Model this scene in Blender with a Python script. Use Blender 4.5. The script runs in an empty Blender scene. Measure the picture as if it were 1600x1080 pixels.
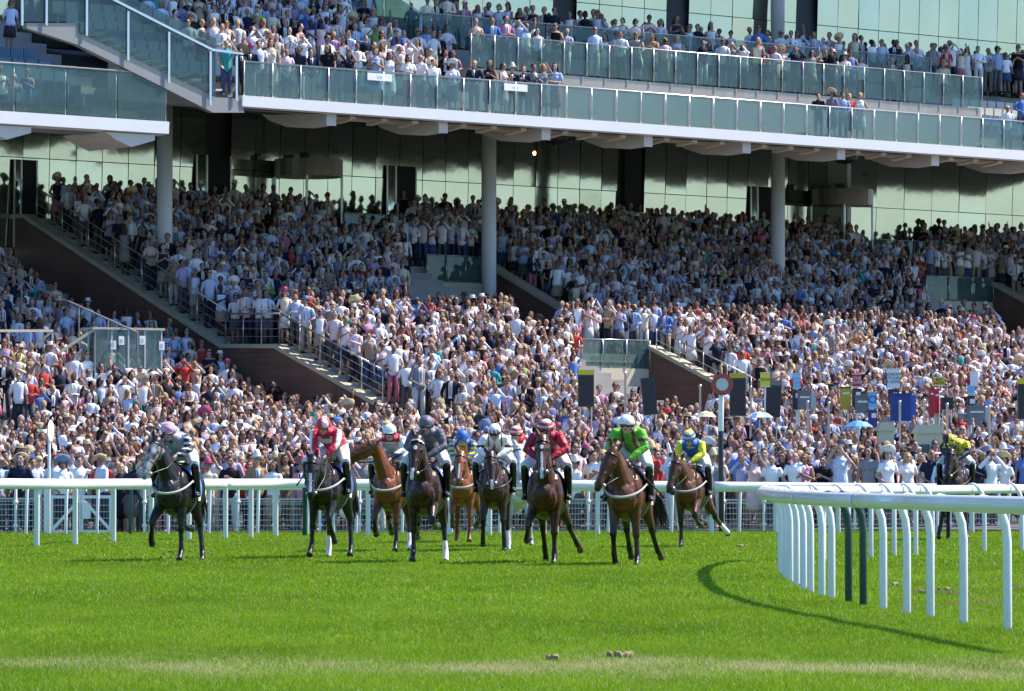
import bpy, math, random
import numpy as np
from mathutils import Vector, Matrix
R = math.radians
# ------------------------------------------------------------------ camera, sky, sun
F_PX = 6800.0; CAM_H = 1.45; PITCH = math.atan(195 / F_PX)
scn = bpy.context.scene
COL = scn.collection
cam_d = bpy.data.cameras.new('camera'); cam = bpy.data.objects.new('camera', cam_d); COL.objects.link(cam)
cam_d.sensor_width = 36; cam_d.lens = 36 * F_PX / 1600; cam_d.clip_start = 1; cam_d.clip_end = 3000
cam.location = (0, 0, CAM_H); cam.rotation_euler = (R(90) + PITCH, 0, 0)
scn.camera = cam
SUN_EL = R(52); SUN_AZ = math.atan2(.95, .30)          # azimuth measured from +Y towards +X
w = bpy.data.worlds.new('World'); scn.world = w; w.use_nodes = True
nt = w.node_tree; bg = nt.nodes['Background']
sk = nt.nodes.new('ShaderNodeTexSky'); sk.sky_type = 'NISHITA'; sk.sun_disc = False
sk.sun_elevation = SUN_EL; sk.sun_rotation = SUN_AZ; sk.air_density = 1.0; sk.dust_density = 0.3; sk.ozone_density = 3.0
tn = nt.nodes.new('ShaderNodeMix'); tn.data_type = 'RGBA'; tn.blend_type = 'MULTIPLY'; tn.inputs[0].default_value = 1; tn.inputs[7].default_value = (.76, .97, 1.32, 1)   # the cool white balance of the photograph
nt.links.new(sk.outputs[0], tn.inputs[6]); nt.links.new(tn.outputs[2], bg.inputs[0]); bg.inputs[1].default_value = 0.11
sd = bpy.data.lights.new('sun', 'SUN'); so = bpy.data.objects.new('sun', sd); COL.objects.link(so)
sd.energy = 5.0; sd.angle = R(.5); sd.color = (1, .885, .76)
sdir = Vector((math.sin(SUN_AZ) * math.cos(SUN_EL), math.cos(SUN_AZ) * math.cos(SUN_EL), math.sin(SUN_EL)))
so.rotation_euler = sdir.to_track_quat('Z', 'Y').to_euler()
scn.view_settings.view_transform = 'Standard'; scn.view_settings.look = 'None'
scn.view_settings.exposure = 0.92
scn.cycles.max_bounces = 5; scn.cycles.diffuse_bounces = 2; scn.cycles.glossy_bounces = 3
scn.cycles.transmission_bounces = 3; scn.cycles.transparent_max_bounces = 10
scn.cycles.use_adaptive_sampling = True; scn.cycles.adaptive_threshold = .02
GRASS = True; CROWD = True; HORSE = True; ROOF_W = 10.0
rng = np.random.default_rng(7); random.seed(7)

# ------------------------------------------------------------------ helpers
def at(px, py, D):
    """the point at depth D seen at this pixel of the 1600x1080 photograph"""
    u = (px - 800) / F_PX; v = (540 - py) / F_PX
    c, s = math.cos(PITCH), math.sin(PITCH)
    y = c - v * s; z = s + v * c
    return Vector((u * D / y, D, CAM_H + z * D / y))
O_X, O_Y = -.84, 158.0; UX, UY = .755, .656; NX, NY = .656, -.755
def S(t, w_, z): return Vector((O_X + t * UX + w_ * NX, O_Y + t * UY + w_ * NY, z))
def T(px, w_):
    a = (px - 800) / F_PX
    return (a * (158 - .755 * w_) + .84 - .656 * w_) / (.755 - .656 * a)
def ZW(px, py, w_):
    t = T(px, w_); D = 158 + .656 * t - .755 * w_
    return at(px, py, D).z
SA = math.atan2(UY, UX)                               # heading of the stand

def nmat(name, col, rough=.6, metal=0, var=.12, scale=6, bump=0, alpha=None, coat=0, spec=.5, emit=None):
    m = bpy.data.materials.new(name); m.use_nodes = True; n = m.node_tree.nodes; l = m.node_tree.links
    b = n['Principled BSDF']; b.inputs['Roughness'].default_value = rough; b.inputs['Metallic'].default_value = metal
    b.inputs['Specular IOR Level'].default_value = spec; b.inputs['Coat Weight'].default_value = coat
    tc = n.new('ShaderNodeTexCoord'); no = n.new('ShaderNodeTexNoise'); no.inputs['Scale'].default_value = scale
    no.inputs['Detail'].default_value = 5; l.new(tc.outputs['Object'], no.inputs['Vector'])
    mx = n.new('ShaderNodeMix'); mx.data_type = 'RGBA'
    c = tuple(col) + (1,)
    mx.inputs[6].default_value = tuple(max(0, x * (1 - var)) for x in col) + (1,)
    mx.inputs[7].default_value = tuple(min(1, x * (1 + var)) for x in col) + (1,)
    l.new(no.outputs['Fac'], mx.inputs[0]); l.new(mx.outputs[2], b.inputs['Base Color'])
    if bump:
        bp = n.new('ShaderNodeBump'); bp.inputs['Strength'].default_value = bump; bp.inputs['Distance'].default_value = .02
        l.new(no.outputs['Fac'], bp.inputs['Height']); l.new(bp.outputs[0], b.inputs['Normal'])
    if emit: b.inputs['Emission Color'].default_value = tuple(emit) + (1,); b.inputs['Emission Strength'].default_value = 1
    return m

def attrmat(name, attr='Col', rough=.75, spec=.3, trans=0, coat=0, bump=0, bscale=12):
    m = bpy.data.materials.new(name); m.use_nodes = True; n = m.node_tree.nodes; l = m.node_tree.links
    b = n['Principled BSDF']; b.inputs['Roughness'].default_value = rough; b.inputs['Specular IOR Level'].default_value = spec
    b.inputs['Coat Weight'].default_value = coat
    a = n.new('ShaderNodeAttribute'); a.attribute_name = attr
    tc = n.new('ShaderNodeTexCoord'); no = n.new('ShaderNodeTexNoise'); no.inputs['Scale'].default_value = 9
    l.new(tc.outputs['Object'], no.inputs['Vector'])
    mr = n.new('ShaderNodeMapRange'); mr.inputs['To Min'].default_value = .82; mr.inputs['To Max'].default_value = 1.12
    l.new(no.outputs['Fac'], mr.inputs['Value'])
    vm = n.new('ShaderNodeVectorMath'); vm.operation = 'SCALE'
    l.new(a.outputs['Color'], vm.inputs[0]); l.new(mr.outputs[0], vm.inputs['Scale']); l.new(vm.outputs[0], b.inputs['Base Color'])
    if bump:
        nb_ = n.new('ShaderNodeTexNoise'); nb_.inputs['Scale'].default_value = bscale; nb_.inputs['Detail'].default_value = 3; nb_.inputs['Distortion'].default_value = 1.2; l.new(tc.outputs['Object'], nb_.inputs['Vector'])
        bp = n.new('ShaderNodeBump'); bp.inputs['Strength'].default_value = bump; bp.inputs['Distance'].default_value = .03
        l.new(nb_.outputs['Fac'], bp.inputs['Height']); l.new(bp.outputs[0], b.inputs['Normal'])
    if trans:
        t = n.new('ShaderNodeBsdfTranslucent'); mix = n.new('ShaderNodeMixShader'); mix.inputs[0].default_value = trans
        l.new(vm.outputs[0], t.inputs['Color']); l.new(b.outputs[0], mix.inputs[1]); l.new(t.outputs[0], mix.inputs[2])
        l.new(mix.outputs[0], n['Material Output'].inputs['Surface'])
    return m

def glassmat(name, tint, alpha, rough=.03):
    m = bpy.data.materials.new(name); m.use_nodes = True; n = m.node_tree.nodes; l = m.node_tree.links
    b = n['Principled BSDF']; b.inputs['Base Color'].default_value = tuple(tint) + (1,); b.inputs['Roughness'].default_value = rough
    b.inputs['Specular IOR Level'].default_value = .9
    tr = n.new('ShaderNodeBsdfTransparent'); tr.inputs['Color'].default_value = (.70, .86, .80, 1)
    mix = n.new('ShaderNodeMixShader')
    no = n.new('ShaderNodeTexNoise'); no.inputs['Scale'].default_value = 1.3; tc = n.new('ShaderNodeTexCoord')
    l.new(tc.outputs['Object'], no.inputs['Vector'])
    mr = n.new('ShaderNodeMapRange'); mr.inputs['To Min'].default_value = alpha - .1; mr.inputs['To Max'].default_value = alpha + .1
    l.new(no.outputs['Fac'], mr.inputs['Value']); l.new(mr.outputs[0], mix.inputs[0])
    l.new(tr.outputs[0], mix.inputs[1]); l.new(b.outputs[0], mix.inputs[2]); l.new(mix.outputs[0], n['Material Output'].inputs['Surface'])
    return m

class MB:
    def __init__(s): s.v = []; s.f = []; s.m = []
    def add(s, vs, fs, mi=0):
        o = len(s.v); s.v += [tuple(x) for x in vs]; s.f += [tuple(i + o for i in f) for f in fs]; s.m += [mi] * len(fs)
        return s
    def box(s, c, d, rz=0, mi=0):
        cx, cy, cz = c; a, b, h = d[0] / 2, d[1] / 2, d[2] / 2; co, si = math.cos(rz), math.sin(rz)
        vs = [(cx + x * co - y * si, cy + x * si + y * co, cz + z) for z in (-h, h) for x, y in ((-a, -b), (a, -b), (a, b), (-a, b))]
        return s.add(vs, [(3, 2, 1, 0), (4, 5, 6, 7), (0, 1, 5, 4), (1, 2, 6, 5), (2, 3, 7, 6), (3, 0, 4, 7)], mi)
    def prism(s, poly, fn, d0, d1, mi=0):
        """poly of 2D points swept between d0 and d1; fn(a, b, d) -> point"""
        n = len(poly); vs = [fn(a, b, d0) for a, b in poly] + [fn(a, b, d1) for a, b in poly]
        return s.add(vs, [tuple(range(n))[::-1], tuple(range(n, 2 * n))] + [(i, (i + 1) % n, (i + 1) % n + n, i + n) for i in range(n)], mi)
    def bar(s, p0, p1, w_, h, mi=0):
        p0, p1 = Vector(p0), Vector(p1); t = (p1 - p0).normalized()
        up = Vector((0, 0, 1)) if abs(t.z) < .95 else Vector((1, 0, 0))
        a = t.cross(up).normalized() * w_ / 2; b = a.cross(t).normalized() * h / 2
        vs = [p + q for p in (p0, p1) for q in (-a - b, a - b, a + b, -a + b)]
        return s.add(vs, [(3, 2, 1, 0), (4, 5, 6, 7), (0, 1, 5, 4), (1, 2, 6, 5), (2, 3, 7, 6), (3, 0, 4, 7)], mi)
    def tube(s, pts, rad, seg=8, side=(1, 0, 0), cap=True, mi=0, flat_caps=False):
        P = [Vector(p) for p in pts]; n = len(P); rings = []
        R2 = [(r, r) if not isinstance(r, (tuple, list)) else r for r in rad]
        if cap and not flat_caps:                      # rounded ends
            def ext(p, q, r):
                d = (p - q).normalized(); m_ = min(r)
                return [(p + d * m_ * .6, tuple(x * .8 for x in r)), (p + d * m_ * .93, tuple(x * .35 for x in r))]
            e0 = ext(P[0], P[1], R2[0]); e1 = ext(P[-1], P[-2], R2[-1])
            P = [e0[1][0], e0[0][0]] + P + [e1[0][0], e1[1][0]]
            R2 = [e0[1][1], e0[0][1]] + R2 + [e1[0][1], e1[1][1]]; n = len(P)
        sv = Vector(side)
        vs = []
        for i, p in enumerate(P):
            t = (P[min(i + 1, n - 1)] - P[max(i - 1, 0)])
            t = t.normalized() if t.length > 1e-9 else Vector((0, 0, 1))
            a = sv - t * sv.dot(t)
            if a.length < .15: a = Vector((0, 1, 0)) - t * t.y
            a.normalize(); b = t.cross(a)
            for k in range(seg):
                th = 2 * math.pi * k / seg
                vs.append(p + a * math.cos(th) * R2[i][0] + b * math.sin(th) * R2[i][1])
        fs = [(i * seg + k, i * seg + (k + 1) % seg, (i + 1) * seg + (k + 1) % seg, (i + 1) * seg + k) for i in range(n - 1) for k in range(seg)]
        if cap: fs += [tuple(range(seg))[::-1], tuple((n - 1) * seg + k for k in range(seg))]
        return s.add(vs, fs, mi)
    def ell(s, c, r, seg=12, rings=8, mi=0, rot=None):
        c = Vector(c); vs = []
        for i in range(1, rings):
            ph = math.pi * i / rings
            for k in range(seg):
                th = 2 * math.pi * k / seg
                q = Vector((r[0] * math.sin(ph) * math.cos(th), r[1] * math.sin(ph) * math.sin(th), r[2] * math.cos(ph)))
                vs.append(c + (rot @ q if rot else q))
        q = Vector((0, 0, r[2])); a = len(vs); vs += [c + (rot @ q if rot else q), c - (rot @ q if rot else q)]
        fs = [(i * seg + k, (i + 1) * seg + k, (i + 1) * seg + (k + 1) % seg, i * seg + (k + 1) % seg) for i in range(rings - 2) for k in range(seg)]
        fs += [(a, k, (k + 1) % seg) for k in range(seg)] + [(a + 1, (rings - 2) * seg + (k + 1) % seg, (rings - 2) * seg + k) for k in range(seg)]
        return s.add(vs, fs, mi)
    def mesh(s, name, mats, smooth=False):
        me = bpy.data.meshes.new(name); me.from_pydata(s.v, [], s.f)
        for m in (mats if isinstance(mats, (list, tuple)) else [mats]): me.materials.append(m)
        me.polygons.foreach_set('material_index', s.m)
        if smooth: me.polygons.foreach_set('use_smooth', [True] * len(s.f))
        me.update(); return me
    def build(s, name, mats, parent=None, smooth=False):
        return link(name, s.mesh(name, mats, smooth), parent)

def link(name, me, parent=None):
    o = bpy.data.objects.new(name, me); COL.objects.link(o)
    if parent is not None: o.parent = parent
    return o
def tag(o, label=None, cat=None, group=None, kind=None):
    if label: o['label'] = label
    if cat: o['category'] = cat
    if group: o['group'] = group
    if kind: o['kind'] = kind
    return o
def empty(name, loc=(0, 0, 0), rz=0, **k):
    o = bpy.data.objects.new(name, None); COL.objects.link(o); o.location = loc; o.rotation_euler = (0, 0, rz); o.empty_display_size = .2
    return tag(o, **k)
def copy_tree(o, parent=None):
    c = o.copy(); COL.objects.link(c)
    if parent is not None: c.parent = parent
    for ch in list(o.children): copy_tree(ch, c)
    return c

def remesh(mb, voxel, smooth=3, fac=.5):
    """fuse the overlapping pieces of mb into one continuous skin"""
    me = mb.mesh('tmp', []); o = bpy.data.objects.new('tmp', me); COL.objects.link(o)
    r = o.modifiers.new('r', 'REMESH'); r.mode = 'VOXEL'; r.voxel_size = voxel; r.use_smooth_shade = True
    if smooth:
        sm = o.modifiers.new('s', 'SMOOTH'); sm.factor = fac; sm.iterations = smooth
    dg = bpy.context.evaluated_depsgraph_get(); dg.update()
    out = bpy.data.meshes.new_from_object(o.evaluated_get(dg))
    bpy.data.objects.remove(o); bpy.data.meshes.remove(me)
    return out
def verts_of(me):
    a = np.empty(len(me.vertices) * 3, np.float32); me.vertices.foreach_get('co', a); return a.reshape(-1, 3)
def set_vcol(me, cols):
    at_ = me.attributes.new('Col', 'FLOAT_COLOR', 'POINT')
    c = np.ones((len(me.vertices), 4), np.float32); c[:, :3] = cols; at_.data.foreach_set('color', c.ravel())
def np_mesh(name, V, F, mats, facecol=None, smooth=False, fattr='Col'):
    """V (n,3), F list of arrays with 3 or 4 columns -> mesh"""
    me = bpy.data.meshes.new(name); me.vertices.add(len(V)); me.vertices.foreach_set('co', np.asarray(V, np.float32).ravel())
    loops = np.concatenate([f.ravel() for f in F]); tot = np.concatenate([np.full(len(f), f.shape[1]) for f in F])
    st = np.concatenate([[0], np.cumsum(tot)[:-1]])
    me.loops.add(len(loops)); me.loops.foreach_set('vertex_index', loops.astype(np.int32))
    me.polygons.add(len(tot)); me.polygons.foreach_set('loop_start', st.astype(np.int32)); me.polygons.foreach_set('loop_total', tot.astype(np.int32))
    for m in mats: me.materials.append(m)
    if smooth: me.polygons.foreach_set('use_smooth', np.ones(len(tot), bool))
    me.update(calc_edges=True)
    if facecol is not None:
        a = me.attributes.new(fattr, 'FLOAT_VECTOR', 'FACE'); a.data.foreach_set('vector', np.asarray(facecol, np.float32).ravel())
    return me

M = dict(
    white=nmat('white_paint', (.80, .80, .78), .35, var=.04, scale=3, coat=.2),
    rail=nmat('white_plastic_rail', (.78, .78, .75), .26, var=.10, scale=1.7, coat=.3),
    post=nmat('white_post', (.72, .74, .74), .35, var=.07, scale=7),
    dgreen=nmat('dark_green_post', (.010, .05, .035), .35, var=.2),
    steel=nmat('steel', (.55, .56, .54), .3, metal=.8, var=.1),
    fascia=nmat('white_fascia', (.78, .78, .76), .5, var=.06, scale=1.2),
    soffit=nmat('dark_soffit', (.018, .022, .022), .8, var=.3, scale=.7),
    beam=nmat('cream_beam', (.62, .56, .50), .6, var=.06, scale=2),
    column=nmat('grey_white_column', (.66, .64, .62), .55, var=.05, scale=1),
    concrete=nmat('terrace_concrete', (.30, .29, .27), .85, var=.25, scale=2, bump=.3),
    coping=nmat('pale_concrete_coping', (.46, .43, .31), .8, var=.2, scale=3, bump=.3),
    beige=nmat('beige_render', (.62, .55, .40), .8, var=.08, scale=1.5),
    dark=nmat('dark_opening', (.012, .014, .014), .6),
    stringer=nmat('grey_stair_steel', (.26, .26, .25), .5, var=.12, scale=2),
    drum=nmat('bronze_drum', (.20, .165, .13), .35, metal=.5, var=.15, scale=2),
    tarmac=nmat('apron_tarmac', (.10, .10, .10), .9, var=.3, scale=3),
    seat=nmat('blue_seat', (.07, .15, .22), .45, var=.15, scale=20),
    seatw=nmat('cream_seat', (.50, .48, .40), .5, var=.15, scale=20),
    mesh=nmat('galvanised_mesh', (.50, .49, .46), .5, var=.15, scale=8),
    black=nmat('black_plastic', (.015, .015, .016), .4, var=.3),
)
def brickmat(name, c1, c2, mort, rot=True):
    m = bpy.data.materials.new(name); m.use_nodes = True; n = m.node_tree.nodes; l = m.node_tree.links; b = n['Principled BSDF']
    b.inputs['Roughness'].default_value = .9
    tc = n.new('ShaderNodeTexCoord'); br = n.new('ShaderNodeTexBrick'); sp = n.new('ShaderNodeSeparateXYZ'); cb = n.new('ShaderNodeCombineXYZ')
    ad = n.new('ShaderNodeMath'); ad.operation = 'ADD'
    l.new(tc.outputs['Object'], sp.inputs[0]); l.new(sp.outputs[0], ad.inputs[0]); l.new(sp.outputs[1], ad.inputs[1])
    l.new(ad.outputs[0], cb.inputs[0]); l.new(sp.outputs[2], cb.inputs[1]); l.new(cb.outputs[0], br.inputs['Vector'])
    br.inputs['Color1'].default_value = c1 + (1,); br.inputs['Color2'].default_value = c2 + (1,); br.inputs['Mortar'].default_value = mort + (1,)
    br.inputs['Scale'].default_value = 1; br.inputs['Brick Width'].default_value = .225; br.inputs['Row Height'].default_value = .075; br.inputs['Mortar Size'].default_value = .008
    st = n.new('ShaderNodeTexNoise'); st.inputs['Scale'].default_value = .9; st.inputs['Detail'].default_value = 6; l.new(tc.outputs['Object'], st.inputs['Vector'])
    mr = n.new('ShaderNodeMapRange'); mr.inputs['To Min'].default_value = .5; mr.inputs['To Max'].default_value = 1.35; l.new(st.outputs['Fac'], mr.inputs['Value'])
    vm = n.new('ShaderNodeVectorMath'); vm.operation = 'SCALE'; l.new(br.outputs[0], vm.inputs[0]); l.new(mr.outputs[0], vm.inputs['Scale']); l.new(vm.outputs[0], b.inputs['Base Color']); return m
M['brick'] = brickmat('brown_brick', (.16, .075, .05), (.20, .10, .065), (.14, .11, .09))

def wallglass(k=(1, 1, 1)):
    """tinted mirror-like curtain wall glass"""
    m = bpy.data.materials.new('curtain_wall_glass'); m.use_nodes = True; n = m.node_tree.nodes; l = m.node_tree.links; b = n['Principled BSDF']
    b.inputs['Metallic'].default_value = .85; b.inputs['Roughness'].default_value = .06
    tc = n.new('ShaderNodeTexCoord'); no = n.new('ShaderNodeTexNoise'); no.inputs['Scale'].default_value = .6
    l.new(tc.outputs['Object'], no.inputs['Vector'])
    mx = n.new('ShaderNodeMix'); mx.data_type = 'RGBA'; mx.inputs[6].default_value = (.34 * k[0], .40 * k[1], .34 * k[2], 1); mx.inputs[7].default_value = (.43 * k[0], .48 * k[1], .42 * k[2], 1)
    l.new(no.outputs['Fac'], mx.inputs[0]); l.new(mx.outputs[2], b.inputs['Base Color'])
    n2 = n.new('ShaderNodeTexNoise'); n2.inputs['Scale'].default_value = 1.1; l.new(tc.outputs['Object'], n2.inputs['Vector'])
    bp = n.new('ShaderNodeBump'); bp.inputs['Strength'].default_value = .25; bp.inputs['Distance'].default_value = .012
    l.new(n2.outputs['Fac'], bp.inputs['Height']); l.new(bp.outputs[0], b.inputs['Normal'])
    return m
M['wallglass'] = wallglass((1.02, 1.02, .96)); M['wallglass_upper'] = wallglass((.92, .86, .78))
M['glass_clear'] = glassmat('clear_balcony_glass', (.12, .18, .18), .25)
M['glass'] = glassmat('balustrade_glass', (.12, .19, .195), .36)
M['glass_dark'] = glassmat('screen_glass', (.03, .055, .055), .42)
# ------------------------------------------------------------------ ground
def gT(w_):                                            # height of the terrace at this distance in front of the columns
    if w_ < 5.2: return 7.78 - .42 * w_
    if w_ < 8.1: return 5.58
    return 5.58 - .37 * (w_ - 8.1)
def apron(D): return max(0.0, .056 * (D - 102))
def gL(t, w_): return 5.55 - .40 * w_ + (-17 - t) * .16    # the lower terrace on the left of the brick wall

def grass_ground():
    me = MB(); me.add([(-600, -40, 0), (600, -40, 0), (600, 103, 0), (-600, 103, 0)], [(0, 1, 2, 3)])
    m = bpy.data.materials.new('turf'); m.use_nodes = True; n = m.node_tree.nodes; l = m.node_tree.links; b = n['Principled BSDF']
    b.inputs['Roughness'].default_value = .9; b.inputs['Specular IOR Level'].default_value = .1
    tc = n.new('ShaderNodeTexCoord'); mp = n.new('ShaderNodeMapping'); mp.inputs['Scale'].default_value = (1, .35, 1)
    a = n.new('ShaderNodeTexNoise'); a.inputs['Scale'].default_value = 1.5; a.inputs['Detail'].default_value = 8
    l.new(tc.outputs['Object'], mp.inputs[0]); l.new(mp.outputs[0], a.inputs['Vector'])
    rp = n.new('ShaderNodeValToRGB'); rp.color_ramp.elements[0].color = (.035, .09, .007, 1); rp.color_ramp.elements[1].color = (.075, .17, .012, 1)
    rp.color_ramp.elements[0].position = .3; rp.color_ramp.elements[1].position = .7
    l.new(a.outputs['Fac'], rp.inputs[0]); l.new(rp.outputs[0], b.inputs['Base Color'])
    o = me.build('ground', m); tag(o, kind='structure'); return o
grass_ground()

def grass_blades():
    P = []; H = []; Wd = []
    for d0, d1, dens, h, wd in ((27.5, 36, 4200, .030, .005), (36, 48, 2100, .033, .008), (48, 66, 900, .036, .013), (66, 102.5, 330, .040, .022)):
        n = int(dens * ((d0 + d1) / 2 * .25) * (d1 - d0))
        y = np.sqrt(rng.uniform(d0 ** 2, d1 ** 2, n)); x = rng.uniform(-1, 1, n) * y * .125
        P.append(np.stack([x, y], 1)); H.append(h * rng.uniform(.5, 1.3, n)); Wd.append(wd * rng.uniform(.6, 1.3, n))
    P = np.concatenate(P); H = np.concatenate(H); Wd = np.concatenate(Wd); n = len(P)
    x, y = P[:, 0], P[:, 1]
    ang = rng.uniform(-1.2, 1.2, n); lean = rng.normal(0, .45, (n, 2)) * H[:, None]
    ax = np.stack([np.cos(ang), np.sin(ang)], 1) * Wd[:, None] / 2
    V = np.zeros((n, 3, 3), np.float32)
    V[:, 0, :2] = P - ax; V[:, 1, :2] = P + ax; V[:, 2, :2] = P + lean; V[:, 2, 2] = H
    # smooth patches of tone: mown growth, not light
    def sn(x, y, s, k): return (np.sin(x * s + k) * np.cos(y * s * .7 + k * 1.7) + np.sin(x * s * 2.3 + k * 3 + 1.3 * np.sin(y * s)) * .5) / 1.5
    tone = .5 + .16 * np.sign(np.sin(y * .9 + .3 * x)) * np.clip((60 - y) / 20, 0, 1) * .35 + .18 * sn(x, y, .5, 1) + .12 * sn(x, y, 1.7, 2) + .10 * sn(x, y * .5, 4, 3) + rng.normal(0, .16, n)
    tone = np.clip(tone, 0, 1)[:, None]
    c = (1 - tone) * np.array([.12, .225, .007]) + tone * np.array([.28, .44, .018])
    # straw-coloured line across the foreground and scuffed ground by the right rail
    yl = 31.9 - x * .10 + .25 * np.sin(x * 1.3) + .15 * np.sin(x * 3.7)
    k = np.exp(-((y - yl) / (1.15 + .35 * np.sin(x * 2.1))) ** 2) * (.72 + .5 * sn(x, y, 2.6, 5)) * np.clip(.85 + .1 * x, .6, 1)
    worn = np.exp(-((y - 50) / 6) ** 2) * (x > 4.0 + (y - 45) * .02) * (sn(x, y, 2.2, 9) > .35) * .7
    k2 = np.clip(k, 0, 1); pick = rng.random(n) < k2
    c[pick] = np.array([.62, .56, .26]) * rng.uniform(.6, 1.15, (pick.sum(), 1)); H_ = H.copy()
    pick = rng.random(n) < worn
    c[pick] = np.array([.30, .24, .10]) * rng.uniform(.6, 1.1, (pick.sum(), 1))
    dead = rng.random(n) < .05; c[dead] = np.array([.50, .56, .26]); H[rng.random(n) < .03] *= 1.5; V[:, 2, 2] = H
    me = np_mesh('grass', V.reshape(-1, 3), [np.arange(n * 3).reshape(n, 3)], [attrmat('grass_blades', rough=.6, spec=.12, trans=.45)], facecol=c)
    tag(link('grass', me), 'short bright green turf of the racecourse', 'grass', kind='stuff')
if GRASS: grass_blades()

# apron behind the fence, rising to the terraces
a = MB(); ys = [103, 120, 140, 160, 185, 230]
vs = [(x, y, apron(y) - .004) for y in ys for x in (-60, 60)]
a.add(vs, [(2 * i, 2 * i + 1, 2 * i + 3, 2 * i + 2) for i in range(len(ys) - 1)])
tag(a.build('pavement', M['tarmac']), kind='structure')

# ------------------------------------------------------------------ grandstand
GS = empty('grandstand', S(0, 0, 0), 0, label='large glass fronted grandstand with white edged balcony above packed concrete terraces', cat='grandstand')
GSL = S(0, 0, 0)
def gs(mb, name, mat, parent=None, smooth=False):       # builds in world coordinates, parented without moving
    me = mb.mesh(name, mat, smooth); me.transform(Matrix.Translation(-GSL))
    return link(name, me, parent or GS)
T0, T1 = -15.8, 42
DROW = .65; W_TOP = -5.9; NROWS = 36
def row_w(k): return W_TOP + DROW * k
# vomitories (t0, t1, w of the back wall)
VOM = [(-1.3, 1.5, -2.0, 5.0), (-3.7, -.4, 9.0, 16.0), (25.0, 29.0, -2.0, 5.0)]
def in_vom(t, w_, m=.0):
    for a_, b_, w0, w1 in VOM:
        if a_ - m < t < b_ + .35 + m and w0 - .1 < w_ < w1 + m: return True
    return False
def steps():
    prof = []
    prof.append((-9, gT(W_TOP)))
    for k in range(NROWS):
        w0 = row_w(k) - DROW / 2; z = gT(row_w(k)); prof += [(w0, z), (w0 + DROW, z)]
    prof.append((row_w(NROWS), -1)); prof.append((-9, -1))
    # pieces in t that leave the vomitories open
    cuts = sorted([T0, T1] + [v for a_ in VOM for v in (a_[0], a_[1])])
    mb = MB()
    for i in range(len(cuts) - 1):
        a_, b_ = cuts[i], cuts[i + 1]; mid = (a_ + b_) / 2
        vs_ = [v for v in VOM if v[0] < mid < v[1]]
        if b_ - a_ < .01: continue
        p = []
        for w_, z in prof:
            for v in vs_:
                if v[2] < w_ < v[3]: z = min(z, gT(v[3]) - .05)
            p.append((w_, z))
        n = len(p); V = [S(a_, w_, z) for w_, z in p] + [S(b_, w_, z) for w_, z in p]
        mb.add(V, [(j, (j + 1) % n, (j + 1) % n + n, j + n) for j in range(n)])
        if i == 0: mb.add([S(a_, w_, z) for w_, z in p], [tuple(range(n))])
    gs(mb, 'terrace', M['concrete'])
steps()
# brick side wall with sloping coping, at the left end
def slope_wall(t, pts, name='side_wall', thick=.35, drop=9):
    """pts: (w, z) of the coping top"""
    mb = MB(); poly = [(w_, z - .14) for w_, z in pts] + [(pts[-1][0], -1), (pts[0][0], -1)]
    mb.prism(poly, lambda a_, b_, d: S(d, a_, b_), t, t + thick)
    o = gs(mb, name, M['brick'])
    mb = MB()
    for (w0, z0), (w1, z1) in zip(pts, pts[1:]):
        mb.prism([(w0, z0 - .14), (w1, z1 - .14), (w1, z1), (w0, z0)], lambda a_, b_, d: S(d, a_, b_), t - .08, t + thick + .08)
    gs(mb, 'coping', M['coping'], o)
    return o
slope_wall(-16.1, [(-9, 10.45), (-6.2, 10.42), (-5.7, 10.2), (5.2, 5.62), (8.1, 5.55), (12.4, 3.95), (17.3, 2.15)])
for i, (a_, b_, w0, w1) in enumerate(VOM):
    zt = gT(w0) + .55
    slope_wall(b_, [(w0 - .3, zt), (w0, zt), (w1, gT(w1) + .45), (w1 + 1, gT(w1 + 1) + .4)])
    mb = MB(); mb.prism([(a_, gT(w0) - 1.1), (b_ - .02, gT(w0) - 1.1), (b_ - .02, gT(w0) - .28), (a_, gT(w0) - .28)], lambda x, z, d: S(x, d, z), w0 - .2, w0)
    gs(mb, 'parapet', M['beige'])
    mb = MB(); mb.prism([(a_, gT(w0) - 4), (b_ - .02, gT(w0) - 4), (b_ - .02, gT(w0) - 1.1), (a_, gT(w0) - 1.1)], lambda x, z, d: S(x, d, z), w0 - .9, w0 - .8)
    gs(mb, 'opening', nmat('shaded_doorway', (.25, .21, .15), .8) if i == 1 else M['dark'])

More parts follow.
